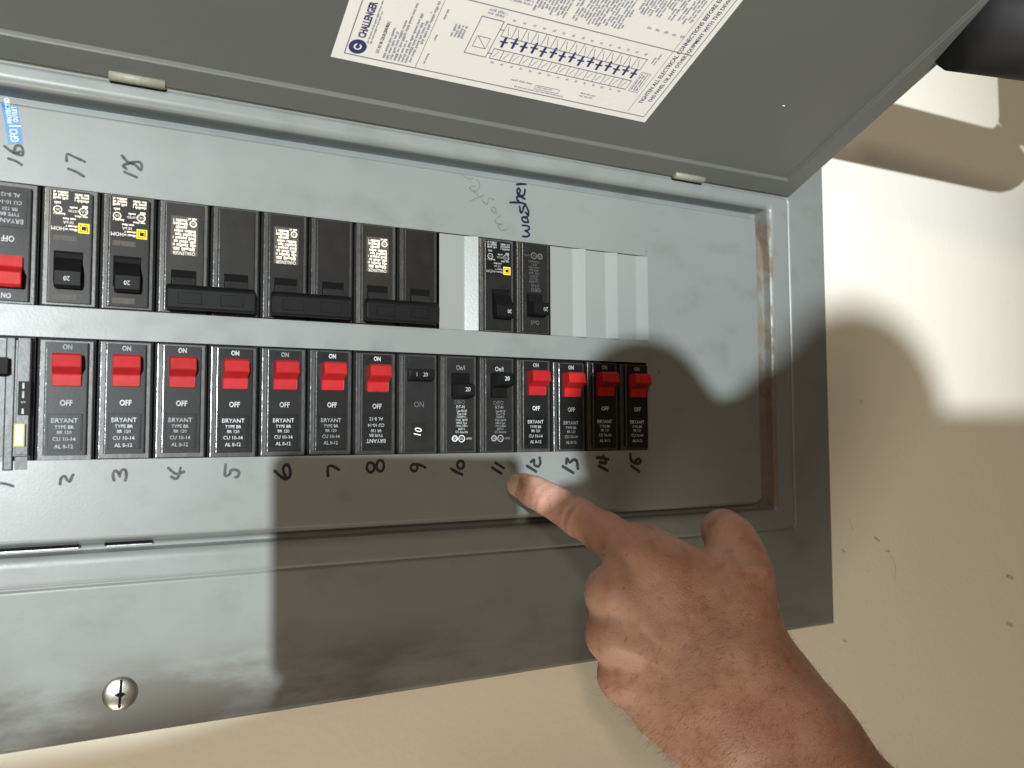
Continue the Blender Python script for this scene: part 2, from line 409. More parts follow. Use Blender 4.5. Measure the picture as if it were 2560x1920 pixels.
def sd_rect(r, rad):
    cx, cz = (r[0] + r[1]) / 2, (r[2] + r[3]) / 2; hx, hz = (r[1] - r[0]) / 2 - rad, (r[3] - r[2]) / 2 - rad
    qx, qz = np.abs(GX - cx) - hx, np.abs(GZ - cz) - hz
    return np.hypot(np.maximum(qx, 0), np.maximum(qz, 0)) + np.minimum(np.maximum(qx, qz), 0) - rad
def sst(a, b, x):
    t = np.clip((x - a) / (b - a), 0, 1); return t * t * (3 - 2 * t)
d_in = sd_rect(INNER, 0.004); d_out = -sd_rect(OUTER, 0.006); d_seam = sd_rect(SEAM, 0.004); d_edge = -sd_rect(EDGE, 0.003)
def lip(d):
    q = np.clip((d + 0.0006) / 0.0052, 0, 1)
    return 0.36 * (1 - np.sqrt(np.clip(1 - q ** 2, 0, 1))) + 0.64 * sst(0.0042, 0.0054, d)
H = (0.0068 + 0.0072 * sst(0.085, 0.105, GZ)) * np.minimum(sst(-0.0006, 0.0046, d_in), lip(d_out))
H += 0.0010 * np.exp(-(d_seam / 0.0009) ** 2)
H += np.clip(d_seam / 0.04, 0, 1) * 0.0016
H += 0.0014 * (1 - sst(0, 0.0022, d_edge))
# the sheet is never dead flat
H += 0.00022 * np.sin(GX * 21 + 1.0) * np.sin(GZ * 33 + 0.4) + 0.00012 * np.sin(GX * 57) * np.cos(GZ * 49)
nx_, nz_ = len(gx), len(gz)
V = [(float(gx[i]), float(H[j, i]), float(gz[j])) for j in range(nz_) for i in range(nx_)]
F = []
for j in range(nz_ - 1):
    for i in range(nx_ - 1):
        cx, cz = (gx[i] + gx[i + 1]) / 2, (gz[j] + gz[j + 1]) / 2
        if any(c[0] < cx < c[1] and c[2] < cz < c[3] for c in CUT): continue
        F.append((j * nx_ + i, j * nx_ + i + 1, (j + 1) * nx_ + i + 1, (j + 1) * nx_ + i))
me = bpy.data.meshes.new('cover_plate'); me.from_pydata(V, [], F)
bm = bmesh.new(); bm.from_mesh(me)
bmesh.ops.delete(bm, geom=[v for v in bm.verts if not v.link_faces], context='VERTS')
be = [e for e in bm.edges if e.is_boundary]
ex = bmesh.ops.extrude_edge_only(bm, edges=be)
for v in ex['geom']:
    if isinstance(v, bmesh.types.BMVert): v.co.y += 0.0014
bm.normal_update()
for f in bm.faces: f.smooth = abs(f.normal.y) > 0.35
for e in bm.edges:
    if any(not f.smooth for f in e.link_faces): e.smooth = False
bm.to_mesh(me); bm.free()
me.materials.append(M['cover'])
cover = bpy.data.objects.new('cover_plate', me); COL.objects.link(cover); cover.parent = panel
tag(cover, 'grey pressed cover plate with rusty right channel and grimy lower edge')

# enclosure behind the plate
mb = MB()
x0, x1, z0, z1, yb = -180, 530, -170, 185, 95
mb.add([(x0, 5, z0), (x1, 5, z0), (x1, 5, z1), (x0, 5, z1), (x0, yb, z0), (x1, yb, z0), (x1, yb, z1), (x0, yb, z1)],
       [(4, 5, 6, 7), (0, 1, 5, 4), (1, 2, 6, 5), (2, 3, 7, 6), (3, 0, 4, 7)])
mb.obj('enclosure_box', 'dark', panel)

# blank filler plates left in the upper row
for a, b in ((228.7, 253.9), (304.0, 329.6), (329.7, 354.4), (354.5, 378.9)):
    mb = MB(); z0, z1 = 14.75, 71.4; k = a + (b - a) * 0.62; up = (b - k) * math.tan(math.radians(13.5))
    prof = [(a, -0.5), (k - 0.5, -0.5), (k + 0.5, -0.4), (b - 0.9, -0.5 + up), (b - 0.1, -0.7)]
    vs = []
    for x, o in prof: vs += [(x, -o, z0), (x, -o, z1), (x, 2.0, z0), (x, 2.0, z1)]
    fs = []
    for i in range(len(prof) - 1):
        q = i * 4; fs += [(q, q + 4, q + 5, q + 1), (q + 1, q + 5, q + 7, q + 3), (q + 2, q + 6, q + 4, q)]
    mb.add(vs, fs); mb.obj('filler_plate', 'paint', panel)

def sheet_y(x, z):
    """depth of the pressed sheet at x, z (metres), between its grid lines"""
    i = int(np.clip(np.searchsorted(gx, x) - 1, 0, nx_ - 2)); j = int(np.clip(np.searchsorted(gz, z) - 1, 0, nz_ - 2))
    a = (x - gx[i]) / (gx[i + 1] - gx[i]); b = (z - gz[j]) / (gz[j + 1] - gz[j])
    return float((H[j, i] * (1 - a) + H[j, i + 1] * a) * (1 - b) + (H[j + 1, i] * (1 - a) + H[j + 1, i + 1] * a) * b)
# ------------------------------------------------------------------ handwriting on the plate
HANDWRITING = [
    ('1',1.52,[[(13.0,-68.0),(15.2,-68.5),(17.7,-69.5)]]) ,
    ('2',1.58,[[(36.6,-69.2),(37.0,-66.4),(38.4,-65.6),(39.7,-67.5),(40.7,-68.1),(41.2,-66.5),(41.9,-65.0)]]) ,
    ('3',1.65,[[(59.4,-68.1),(58.9,-65.6),(59.5,-63.7),(60.8,-64.0),(61.8,-66.3)],[(61.8,-66.0),(62.5,-63.5),(64.3,-63.3),(64.7,-66.1),(64.3,-68.3)]]) ,
    ('4',1.72,[[(83.6,-62.8),(85.5,-64.6),(87.6,-65.9),(90.9,-64.8)],[(85.0,-67.2),(87.1,-68.2),(88.5,-66.7),(89.2,-62.9)]]) ,
    ('5',1.9,[[(110.7,-61.8),(110.5,-67.4),(112.8,-66.5),(113.3,-64.8),(115.3,-64.4),(117.3,-65.6),(117.0,-67.8),(115.6,-68.3)]]) ,
    ('6',1.97,[[(135.4,-65.6),(138.4,-68.4),(141.4,-70.0),(143.5,-67.9),(142.9,-63.6),(141.3,-62.4),(139.8,-64.2),(140.2,-66.9),(141.4,-69.1)]]) ,
    ('7',1.85,[[(163.8,-69.1),(163.6,-64.4),(166.1,-63.7),(169.7,-65.8)]]) ,
    ('8',1.92,[[(189.8,-65.0),(189.5,-66.4),(188.7,-67.3),(187.6,-67.7),(186.6,-67.3),(185.8,-66.3),(185.5,-64.9),(185.8,-63.6),(186.5,-62.6),(187.6,-62.3),(188.7,-62.7),(189.5,-63.7),(189.8,-65.0)],[(195.3,-64.2),(195.0,-65.7),(194.3,-66.9),(193.2,-67.2),(192.1,-66.8),(191.3,-65.7),(191.0,-64.1),(191.3,-62.6),(192.1,-61.5),(193.1,-61.1),(194.2,-61.5),(195.0,-62.7),(195.3,-64.2)]]) ,
    ('9',1.88,[[(215.2,-65.8),(214.8,-66.9),(213.8,-67.6),(212.6,-67.6),(211.6,-66.8),(211.2,-65.7),(211.6,-64.5),(212.6,-63.8),(213.8,-63.9),(214.8,-64.6),(215.2,-65.8)],[(212.8,-63.8),(216.0,-64.0),(219.9,-65.8)]]) ,
    ('10',2.18,[[(236.1,-66.8),(239.4,-68.9),(243.1,-70.3)],[(244.1,-64.8),(243.7,-66.1),(242.6,-66.9),(241.3,-66.9),(240.3,-66.0),(239.9,-64.7),(240.3,-63.3),(241.3,-62.5),(242.6,-62.5),(243.7,-63.4),(244.1,-64.8)]]) ,
    ('11',2.26,[[(262.6,-66.8),(268.4,-70.4)],[(264.9,-64.1),(270.3,-67.3)]]) ,
    ('12',2.21,[[(286.2,-66.3),(292.6,-69.9)],[(289.0,-63.9),(291.2,-62.8),(291.4,-65.7),(293.9,-66.8),(295.6,-65.0),(295.1,-61.5)]]) ,
    ('13',2.42,[[(311.7,-67.2),(319.3,-71.4)],[(314.2,-65.4),(314.7,-62.2),(316.8,-64.8),(319.3,-63.2),(321.9,-64.2),(322.7,-68.9)]]) ,
    ('14',2.51,[[(338.4,-67.4),(345.0,-70.6)],[(337.1,-62.1),(341.1,-62.5),(345.6,-63.5)],[(339.3,-65.2),(343.8,-65.7),(342.0,-61.4)]]) ,
    ('15',2.59,[[(363.7,-68.0),(370.1,-71.9)],[(362.9,-60.4),(363.7,-64.2),(366.5,-66.2),(369.7,-66.6),(371.3,-65.1),(369.8,-63.6),(367.0,-64.7)]]) ,
    ('16',1.48,[[(11.8,82.7),(14.6,82.0),(17.1,80.5)],[(10.1,88.3),(13.5,85.9),(17.3,85.2),(16.9,89.1),(14.7,89.2),(14.0,85.6),(16.3,86.7)]]) ,
    ('17',1.55,[[(36.4,81.5),(39.7,80.5),(43.1,78.7)],[(35.6,85.2),(35.7,88.5),(38.9,87.6),(43.2,86.0)]]) ,
    ('18',1.62,[[(60.7,83.5),(66.3,81.6)],[(59.5,91.5),(62.0,88.8),(65.5,87.7),(68.0,85.4),(68.2,88.9),(65.5,89.2),(60.3,86.8),(61.5,85.2)]]) ,
    ('washer',1.6,[[(284.1,75.4),(287.1,75.5),(288.9,77.0),(287.5,78.8),(285.7,79.4),(287.8,80.1),(288.9,81.8),(287.5,83.1),(283.9,83.0)],[(288.2,85.7),(285.0,85.6),(283.6,87.5),(284.3,88.7),(287.2,88.3),(288.1,85.8)],[(284.3,88.7),(287.2,89.4),(288.3,91.0)],[(282.0,95.9),(282.6,92.0),(284.0,92.7),(284.7,96.0),(286.2,97.1),(287.9,94.1),(288.1,91.0),(286.1,92.2)],[(275.3,97.8),(282.2,98.7),(286.2,98.1)],[(281.5,99.1),(279.9,101.1),(280.5,102.7),(283.0,102.8),(285.5,101.7)],[(280.8,103.7),(280.1,106.8),(281.2,108.6),(282.3,107.1),(281.6,104.2),(284.4,103.9),(285.5,106.3),(285.7,108.4)],[(279.8,111.1),(282.7,111.8),(286.4,112.4)]]) ,
    ('master',0.66,[[(243.1,108.5),(245.5,107.0),(247.8,106.3),(250.8,107.0)],[(247.8,100.5),(249.8,102.4),(251.8,102.0)],[(248.5,100.6),(249.8,99.3),(253.2,100.0),(254.8,102.4),(254.2,105.5),(252.8,106.5)],[(250.1,99.0),(252.5,98.1),(253.8,96.4),(255.2,96.0)],[(248.1,92.6),(251.1,94.5),(253.8,95.8),(257.2,97.6)],[(256.2,94.2),(257.9,92.9),(259.9,92.5),(260.3,95.1),(262.0,96.4),(264.4,95.6)],[(262.3,89.1),(263.3,91.1),(265.1,90.3),(265.7,88.2),(264.0,87.7),(262.6,89.1),(266.1,87.3)],[(268.8,86.4),(266.1,84.8),(265.0,82.8),(265.7,81.4),(269.5,81.2),(267.1,80.6),(266.7,79.6),(268.5,77.9),(270.9,77.5),(273.7,79.1)]]) ,
]
for n, w, strokes in HANDWRITING:
    mb = MB()
    if n == 'washer': strokes = [[(x, 75 + (z - 75) * 0.895) for x, z in s] for s in strokes]
    for i, s in enumerate(strokes): mb.stroke(s, w * 0.82, 0.12 + 0.05 * i)
    word = n in ('washer', 'master')
    o = mb.obj('handwritten_word' if word else 'handwritten_number', 'marker_blue' if n == 'washer' else 'pencil' if n == 'master' else 'marker_worn' if n in ('1', '2', '3', '4', '5', '16', '17', '18') else 'marker', panel)
    # the sheet dips by fractions of a millimetre: keep the ink on it
    for v in o.data.vertices:
        v.co.y += sheet_y(v.co.x, v.co.z)
    tag(o, ('handwritten word ' if word else 'handwritten number ') + n)

# blue sticker
mb = MB()
q = [(7.3, 113.0), (13.9, 114.0), (17.4, 90.8), (11.5, 89.4)]
nseg = 14; vs = []
for k in range(nseg + 1):
    t = k / nseg
    for a, b in ((q[0], q[3]), (q[1], q[2])):
        x, z = a[0] + (b[0] - a[0]) * t, a[1] + (b[1] - a[1]) * t
        vs.append((x, sheet_y(x * MM, z * MM) * 1000 - 0.12, z))
mb.add(vs, [(2 * k, 2 * k + 1, 2 * k + 3, 2 * k + 2) for k in range(nseg)])
st = tag(mb.obj('sticker', 'blue', panel, smooth=True), 'small blue sticker reading GFCI protected outlet')
mb = MB(); ra = math.radians(98.5)
mb.text('GFCI', 13.9, 94.0, 0.3, 4.6, ra, 0.62); mb.seg(11.6, 98.2, 16.4, 98.9, 0.35, 0.3)
mb.text('PROTECTED', 11.2, 105.4, 0.3, 2.7, ra, 0.80); mb.text('OUTLET', 13.9, 104.2, 0.3, 2.7, ra, 0.75)
mb.obj('sticker_lettering', 'sticker_white', st)

# cover screw: domed head; dark strips paint in the shade of slot and cross
SR = 7.8
def dome(r): return 2.1 * math.sqrt(max(0, 1 - (r / SR) ** 2 * 0.94)) - 0.5
mb = MB(); NR, NA = 12, 48; vs = [(0, -dome(0), 0)]
for i in range(1, NR + 1):
    r = SR * i / NR
    for j in range(NA): a = 2 * math.pi * j / NA; vs.append((r * math.cos(a), -dome(r), r * math.sin(a)))
fs = [(0, 1 + j, 1 + (j + 1) % NA) for j in range(NA)]
for i in range(NR - 1):
    for j in range(NA):
        a_, b_ = 1 + i * NA + j, 1 + i * NA + (j + 1) % NA; fs.append((a_, a_ + NA, b_ + NA, b_))
mb.add(vs, fs); sc = mb.obj('cover_screw', 'zinc', panel, True); sc.location = (0.0643, 0.0012, -0.1702); sc.rotation_euler = (0, math.radians(3), 0)
mb = MB()
def groove_shade(w, half, horizontal):
    n = 16
    for k in range(n):
        a_, b_ = -half + 2 * half * k / n, -half + 2 * half * (k + 1) / n
        wa, wb = (w, w) if not horizontal else (w * (1 - abs(a_) / half), w * (1 - abs(b_) / half))
        q = [(-wa, a_), (wa, a_), (wb, b_), (-wb, b_)]
        if horizontal: q = [(z, x) for x, z in q]
        mb.add([(x, -dome(math.hypot(x, z)) - 0.05 - (0.03 if horizontal else 0), z) for x, z in q], [(0, 1, 2, 3)])
groove_shade(0.62, 6.7, False); groove_shade(1.5, 2.6, True)
mb.obj('screw_slot_shade', 'dark', sc)
# door latch slots in the lower channel, their shade drawn as dark bars
for xa, xb in ((10.0, 45.0), (56.0, 77.0)):
    mb = MB(); mb.box(xa, xb, -99.4, -98.2, -4.0, -1.6, 0.1); mb.obj('latch_slot_shade', 'dark', panel)
    mb = MB(); mb.box(xa + 1, xb, -99.9, -99.35, -4.0, -1.2, 0.1); mb.obj('latch_slot_lip', 'zinc', panel)

# ------------------------------------------------------------------ the door (part of the panel), hinged along the top line
DV = Vector((0, -0.9222, 0.3867)); DN = Vector((0, -0.3867, -0.9222))       # along the leaf / inner face normal
DORG = Vector((0, -0.0015, 0.1289))
def door_obj(mb, name, mats, parent, smooth=False):
    """x stays x, local z runs along the leaf, outwards = inner face side"""
    o = mb.obj(name, mats, parent, smooth)
    for v in o.data.vertices:
        x, y, z = v.co; p = DORG + DV * z + DN * (-y); v.co = (x, p.y, p.z)
    return o
LEAF = 243.0
mb = MB()
def door_sheet(mb, x0, x1, v0, v1, lip, step):
    # nested rectangles: edge fold, raised border, rounded shoulder, field
    def rc(d, o): return [(x0 + d, -o, v0 + d), (x1 - d, -o, v0 + d), (x1 - d, -o, v1 - d), (x0 + d, -o, v1 - d)]
    lv = [rc(0.0, -7.0), rc(0.0, -0.9), rc(0.3, -0.3), rc(1.0, 0.0), rc(lip - 0.7, 0.0), rc(lip - 0.35, -0.15), rc(lip, -0.55), rc(lip + 0.35, -step + 0.4), rc(lip + 0.8, -step)]
    vs = [p for l in lv for p in l]; fs = []
    for k in range(len(lv) - 1):
        for i in range(4):
            j = (i + 1) % 4; fs.append((k * 4 + i, k * 4 + j, k * 4 + 4 + j, k * 4 + 4 + i))
    n = (len(lv) - 1) * 4; fs.append((n, n + 1, n + 2, n + 3)); fs.append((3, 2, 1, 0))
    mb.add(vs, fs)
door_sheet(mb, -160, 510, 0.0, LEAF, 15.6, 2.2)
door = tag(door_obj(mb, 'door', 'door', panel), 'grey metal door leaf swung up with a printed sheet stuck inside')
FIELD = -2.2
mb = MB()
mb.add([(153.2, -FIELD - 0.15, 39.6), (350.6, -FIELD - 0.15, 39.6), (350.6, -FIELD - 0.15, 222), (153.2, -FIELD - 0.15, 222)], [(0, 1, 2, 3)])
door_obj(mb, 'instruction_sheet', 'paper', door)
PO = FIELD + 0.25
rnd = random.Random(3)
V90 = math.pi / 2
mb = MB(); mb.ring(164.6, 49.6, 2.1, 4.6, PO, 24); mb.disc(164.6, 49.6, 1.2, PO + .02, 14); mb.quad(164.0, 165.2, 50.4, 52.2, PO + .02)
door_obj(mb, 'round_emblem', 'navy', door)
for nm, s_, x, v, h_, sx in (('brand_lettering', 'CHALLENGER', 165.0, 66.6, 5.4, 0.66), ('catalogue_line', 'CAT. NO. BR 1220-30 (20/40 MAX.)', 175.3, 58.5, 2.5, 0.55),
                             ('warning_line', 'TIGHTEN ALL ELECTRICAL CONNECTIONS BEFORE ENERGIZING', 338.0, 100.0, 4.0, 0.80), ('warning_line', 'THIS PANEL OR ANY OTHER EQUIPMENT WITH THIS DEVICE', 343.2, 95.0, 3.6, 0.80)):
    mb = MB(); mb.text(s_, x, v, PO, h_, V90, sx, 0, 0.035 if nm == 'brand_lettering' else 0.012); door_obj(mb, nm, 'navy', door)
mb = MB()
for i in range(15):                                             # stab bars of the diagram
    x = 236.2 + i * 5.95
    mb.quad(x, x + 1.5, 69.2 + (i % 2) * 0.8, 76.4 + (i % 2) * 0.8, PO); mb.quad(x - 1.6, x + 3.0, 72.4 + (i % 2) * 0.8, 73.3 + (i % 2) * 0.8, PO + .02)
tag(door_obj(mb, 'diagram_bars', 'navy', door), kind='stuff')
mb = MB()                                                       # rules and wiring diagram
def rect(x0, v0, x1, v1, w=0.35, o=PO + .01):
    for k, (a, b, c, d) in enumerate(((x0, v0, x1, v0), (x1, v0, x1, v1), (x1, v1, x0, v1), (x0, v1, x0, v0))): mb.seg(a, b, c, d, w, o + 0.004 * k)
rect(159.2, 43.9, 347.0, 217.0, 0.55)
mb.seg(197.4, 44, 197.4, 217, 0.3, PO + .03); mb.seg(197.5, 92.0, 347, 93.6, 0.45, PO + .04); mb.seg(333.8, 46, 333.8, 217, 0.3, PO + .05)
rect(219.0, 60.9, 231.5, 85.0, 0.45); rect(221.5, 66, 229, 73, 0.3); mb.seg(222, 73, 229, 66, 0.3, PO + .03)
for v in (60.9, 67.6, 76.0, 84.1): mb.seg(233.5, v, 322.5, v, 0.42, PO + .03)
for i in range(16):
    x = 233.7 + i * 5.9
    mb.seg(x, 76.0, x, 84.1, 0.38, PO + .05); mb.seg(x, 60.9, x, 67.6, 0.38, PO + .05)
    if i < 15:
        mb.seg(x + 1.5, 82.6, x + 2.4, 80, 0.3, PO + .06); mb.seg(x + 2.4, 80, x + 3.6, 77.4, 0.3, PO + .065)
        mb.seg(x + 1.5, 62.2, x + 2.4, 64.2, 0.3, PO + .06); mb.seg(x + 2.4, 64.2, x + 3.4, 66.4, 0.3, PO + .065)
mb.seg(231.5, 64, 234, 64, 0.4, PO + .07); mb.seg(231.5, 80, 234, 80, 0.4, PO + .07)
rect(268.0, 47.2, 283.5, 50.0, 0.25)
rect(324.5, 60.5, 331.0, 75, 0.25)
tag(door_obj(mb, 'printed_diagram', 'line', door), kind='stuff')
mb = MB()                                                       # fine print
for k, x in enumerate((168.8, 170.4)): mb.words(53, 80 if k == 0 else 74, x, 0.9, PO, 0, rnd, 0.9, True)
for x, a, b in ((179.4, 46, 66), (181.4, 45.6, 64), (183.4, 46, 72), (185.4, 46, 83), (187.6, 46, 60), (189.6, 46, 78), (191.6, 46, 80), (193.6, 47, 80), (195.4, 60, 92)):
    mb.words(a, b, x, 1.45, PO, 0, rnd, 0.85, True)
mb.words(48, 84, 201.2, 1.2, PO, 0, rnd, 0.5, True)
for x in (208.5, 210.4, 212.3, 214.2): mb.words(69, 77, x, 1.5, PO, 0, rnd, 0.95, True)
for i in range(15):
    x = 236.5 + i * 5.9
    mb.words(x - 0.9, x + 0.9, 87.2, 1.5, PO, 0, rnd, 1.0); mb.words(x - 0.9, x + 0.9, 58.6, 1.4, PO, 0, rnd, 1.0)
mb.words(221, 231, 88, 1.5, PO, 0, rnd); mb.words(221, 231, 90, 1.5, PO, 0, rnd)
mb.words(252, 266, 50.2, 1.3, PO, 0, rnd, 1.0); mb.words(256, 288, 46.0, 1.1, PO, 0, rnd, 1.0); mb.words(269, 279, 48.8, 1.0, PO, 0, rnd); mb.words(297, 307, 51.4, 1.3, PO, 0, rnd, 1.0); mb.words(297, 306, 49.4, 1.3, PO, 0, rnd, 1.0)
for x in (325.8, 327.6, 329.4): mb.words(61.5, 74, x, 1.2, PO, 0, rnd, 0.9, True)
for x in (326.5, 328.5): mb.words(78, 90, x, 1.2, PO, 0, rnd, 0.6, True)
for c0, c1, v0 in ((204, 240, 100), (243, 262, 95.5), (264, 296, 95.5), (298, 332, 110)):
    x = c0
    while x < c1:
        mb.words(v0 + rnd.uniform(0, 4), 214, x, 1.35, PO, 0, rnd, 0.8, True); x += 1.95
for i in range(5): mb.words(309 + i * 5.6, 311.5 + i * 5.6, 103.6, 1.6, PO, 0, rnd, 1.0)
for v in (98.5, 100.5): mb.words(204, 241, v, 1.3, PO, 0, rnd, 0.8)
tag(door_obj(mb, 'fine_print', 'navy_soft', door), kind='stuff')
mb = MB()                                                       # little nick in the paint
mb.box(433.6, 435.4, 75.2, 75.9, FIELD - 0.2, FIELD + 0.25, 0.15); door_obj(mb, 'paint_chip', 'paper', door)

# hinge barrels
def hinge(x):
    mb = MB(); n = 18; prof = [(0, 1.9), (0.5, 2.6), (25.3, 2.6), (25.8, 1.9)]
    vs = [(px, r * math.cos(2 * math.pi * k / n), r * math.sin(2 * math.pi * k / n)) for px, r in prof for k in range(n)]
    fs = [(i * n + k, i * n + (k + 1) % n, (i + 1) * n + (k + 1) % n, (i + 1) * n + k) for i in range(3) for k in range(n)]
    fs += [tuple(range(n - 1, -1, -1)), tuple(range(3 * n, 4 * n))]
    mb.add(vs, fs); o = mb.obj('hinge_barrel', 'hinge', panel); o.location = (x, -0.0038, 0.1296)
    bm = bmesh.new(); bm.from_mesh(o.data)
    for f in bm.faces: f.smooth = len(f.verts) == 4
    bm.to_mesh(o.data); bm.free()
for x in (-0.13, 0.0524, 0.4000): hinge(x)

# ------------------------------------------------------------------ circuit breakers
Z0 = 29.0                                                       # half height of the opening
def zu(u): return Z0 - u * 58.0                                 # fraction from the ON end
def case(parent, x=0.0, face='face', fw=18.2, z_lo=-26.4, z_hi=27.0, name='case'):
    mb = MB()
    mb.box(x - 12.45, x + 12.45, -33, 33, -45, -3.0, 0.3, 0)
    mb.rbox(x - 11.6, x + 11.6, -28.6, 27.9, -3.2, -1.1, 0.7, 1, 3)
    mb.rbox(x - fw / 2, x + fw / 2, z_lo, z_hi, -2, 1.3, 0.7, 2, 3)
    return mb.obj(name, ['handle_black', 'ridge', face, 'edge'], parent)
FO = 1.3                                                        # face level

def red_breaker(flipped_label=False, dim=False):
    r = empty('circuit_breaker'); case(r)
    mb = MB(); mb.prism([(zu(.138), 0.6), (zu(.132), 7.4), (zu(.150), 8.9), (zu(.238), 9.9), (zu(.248), 9.4), (zu(.298), 3.8), (zu(.308), 3.5), (zu(.392), 3.0), (zu(.397), 0.6)], -6.1, 6.1, 0.35)
    mb.obj('toggle', 'red', r)
    mb = MB(); x0, x1, za, zb = -7.2, 7.2, zu(.915), zu(.622)
    mb.box(x0, x1, za, zb, 0.8, 1.55, 0.12); mb.box(x1 - 0.7, x1, za + .3, zb - .3, 1.2, 1.9, 0.15)
    pl = mb.obj('rating_plate', 'face', r)
    ink = 'grey_ink' if dim else 'white_ink'
    mb = MB(); mb.text('ON', 0.1, zu(.075), FO + .1, 3.4, 0, 0.76, 0, 0.02); mb.obj('on_lettering', ink, r)
    mb = MB(); mb.text('OFF', 0.1, zu(.533), FO + .1, 3.8, 0, 0.80, 0, 0.02); mb.obj('off_lettering', ink, r)
    mb = MB()
    lines = (('BRYANT', .676, 3.1, 0.95), ('TYPE BR', .729, 2.3, 0.95), ('BR 120', .772, 2.2, 0.95), ('CU 10-14', .826, 2.6, 0.92), ('AL 8-12', .886, 2.6, 0.92))
    for s, u, h, sx in lines:
        if flipped_label: mb.text(s, -0.4, zu(.622 + .915 - u), 1.66, h, math.pi, sx)
        else: mb.text(s, -0.4, zu(u), 1.66, h, 0, sx)
    tag(mb.obj('rating_text', ink, r), kind='stuff')
    return r

def yellow_mark_breaker(narrow=False):
    r = empty('circuit_breaker'); case(r, face='face' if narrow else 'brown', fw=18.6)
    hx = -1.6 if narrow else 0.6
    mb = MB()
    mb.box(hx - 6.2, hx + 6.2, zu(.46), zu(.20), -0.5, FO + 0.06, 0, 0)                       # dark sheet painting in the shade of the slot
    mb.obj('toggle_slot_shade', 'dark', r)
    mb = MB(); mb.prism([(zu(.150), 0.6), (zu(.145), 6.2), (zu(.165), 7.8), (zu(.275), 8.2), (zu(.290), 7.6), (zu(.40), 2.2), (zu(.44), 1.8), (zu(.44), 0.6)], hx - 5.7, hx + 5.7, 0.4)
    tg = mb.obj('toggle', 'handle_black', r)
    mb = MB()
    mb.box(-8.0, 8.6, zu(.965), zu(.615), 0.8, 1.42, 0.1, 0)
    mb.obj('rating_plate', 'face', r)
    if not narrow:
        mb = MB(); mb.box(-3.0, 7.4, zu(.59), zu(.545), 0.8, 1.38, 0.05); mb.obj('worn_patch', 'patch', r); mb = MB(); mb.box(-3.0, 7.0, zu(.105), zu(.055), 0.8, 1.38, 0.05); mb.obj('worn_patch', 'patch', r)
    mb = MB(); lx = -5.6; lz = zu(.660); h = 2.4; o = 1.50
    mb.quad(lx - h, lx + h, lz - h, lz + h, o, 0)
    for a, b, mi in ((1.75, 1.45, 1), (0.95, 0.0, 1)):
        if b: rk = ((lx - a, lx + a, lz + b, lz + a), (lx - a, lx + a, lz - a, lz - b), (lx - a, lx - b, lz - b, lz + b), (lx + b, lx + a, lz - b, lz + b))
        else: rk = ((lx - a, lx + a, lz - a, lz + a),)
        for c in rk: mb.quad(c[0], c[1], c[2], c[3], o + .03, mi)
    mb.quad(lx - 1.3, lx - 1.1, lz - 1, lz + 1, o + .03, 1)
    mb.obj('square_mark', ['yellow', 'handle_black'], r)
    mb = MB(); o = 1.52; rn = random.Random(5)
    mb.text('HOM', 5.4, zu(.645), o, 2.6, 0, 0.95); mb.words(-2.8, 2.4, zu(.640), 1.1, o, 0, rn, 1.0); mb.words(-2.8, 2.0, zu(.668), 1.0, o, 0, rn, 1.0)
    mb.text('10 kA', 0.9, zu(.700), o, 1.9, 0, 1); mb.words(-2, 3.4, zu(.728), 1.1, o, 0, rn, 1.0)
    mb.words(-7, -1.5, zu(.755), 1.0, o, 0, rn, 1); mb.words(2.5, 7.4, zu(.765), 1.0, o, 0, rn, 1)
    mb.ring(-5.2, zu(.80), 1.5, 1.95, o); mb.text('UL', -5.2, zu(.80), o, 1.8); mb.text('LISTED', -1.0, zu(.798), o, 1.5, 0, 1); mb.words(-2.6, 0.6, zu(.825), 1.0, o, 0, rn, 1)
    mb.ring(5.6, zu(.80), 1.4, 1.85, o); mb.text('SA', 5.6, zu(.80), o, 1.6)
    mb.words(4.4, 7.4, zu(.855), 1.3, o, 0, rn, 1); mb.words(-7, -4.6, zu(.84), 1.2, o, 0, rn, 1)
    for k in range(3): mb.words(1.4, 7.6, zu(.895 + .025 * k), 1.25, o, 0, rn, 1.0); mb.words(-7.4, -1.4, zu(.885 + .025 * k), 1.25, o, 0, rn, 1.0)
    tag(mb.obj('rating_text', 'cream_ink' if not narrow else 'white_ink', r), kind='stuff')
    mb = MB(); mb.text('20', hx + (-2.4 if narrow else 0.3), zu(.218), 8.15, 3.1, 0, 0.9); mb.obj('rating_number', 'white_ink', tg)
    return r

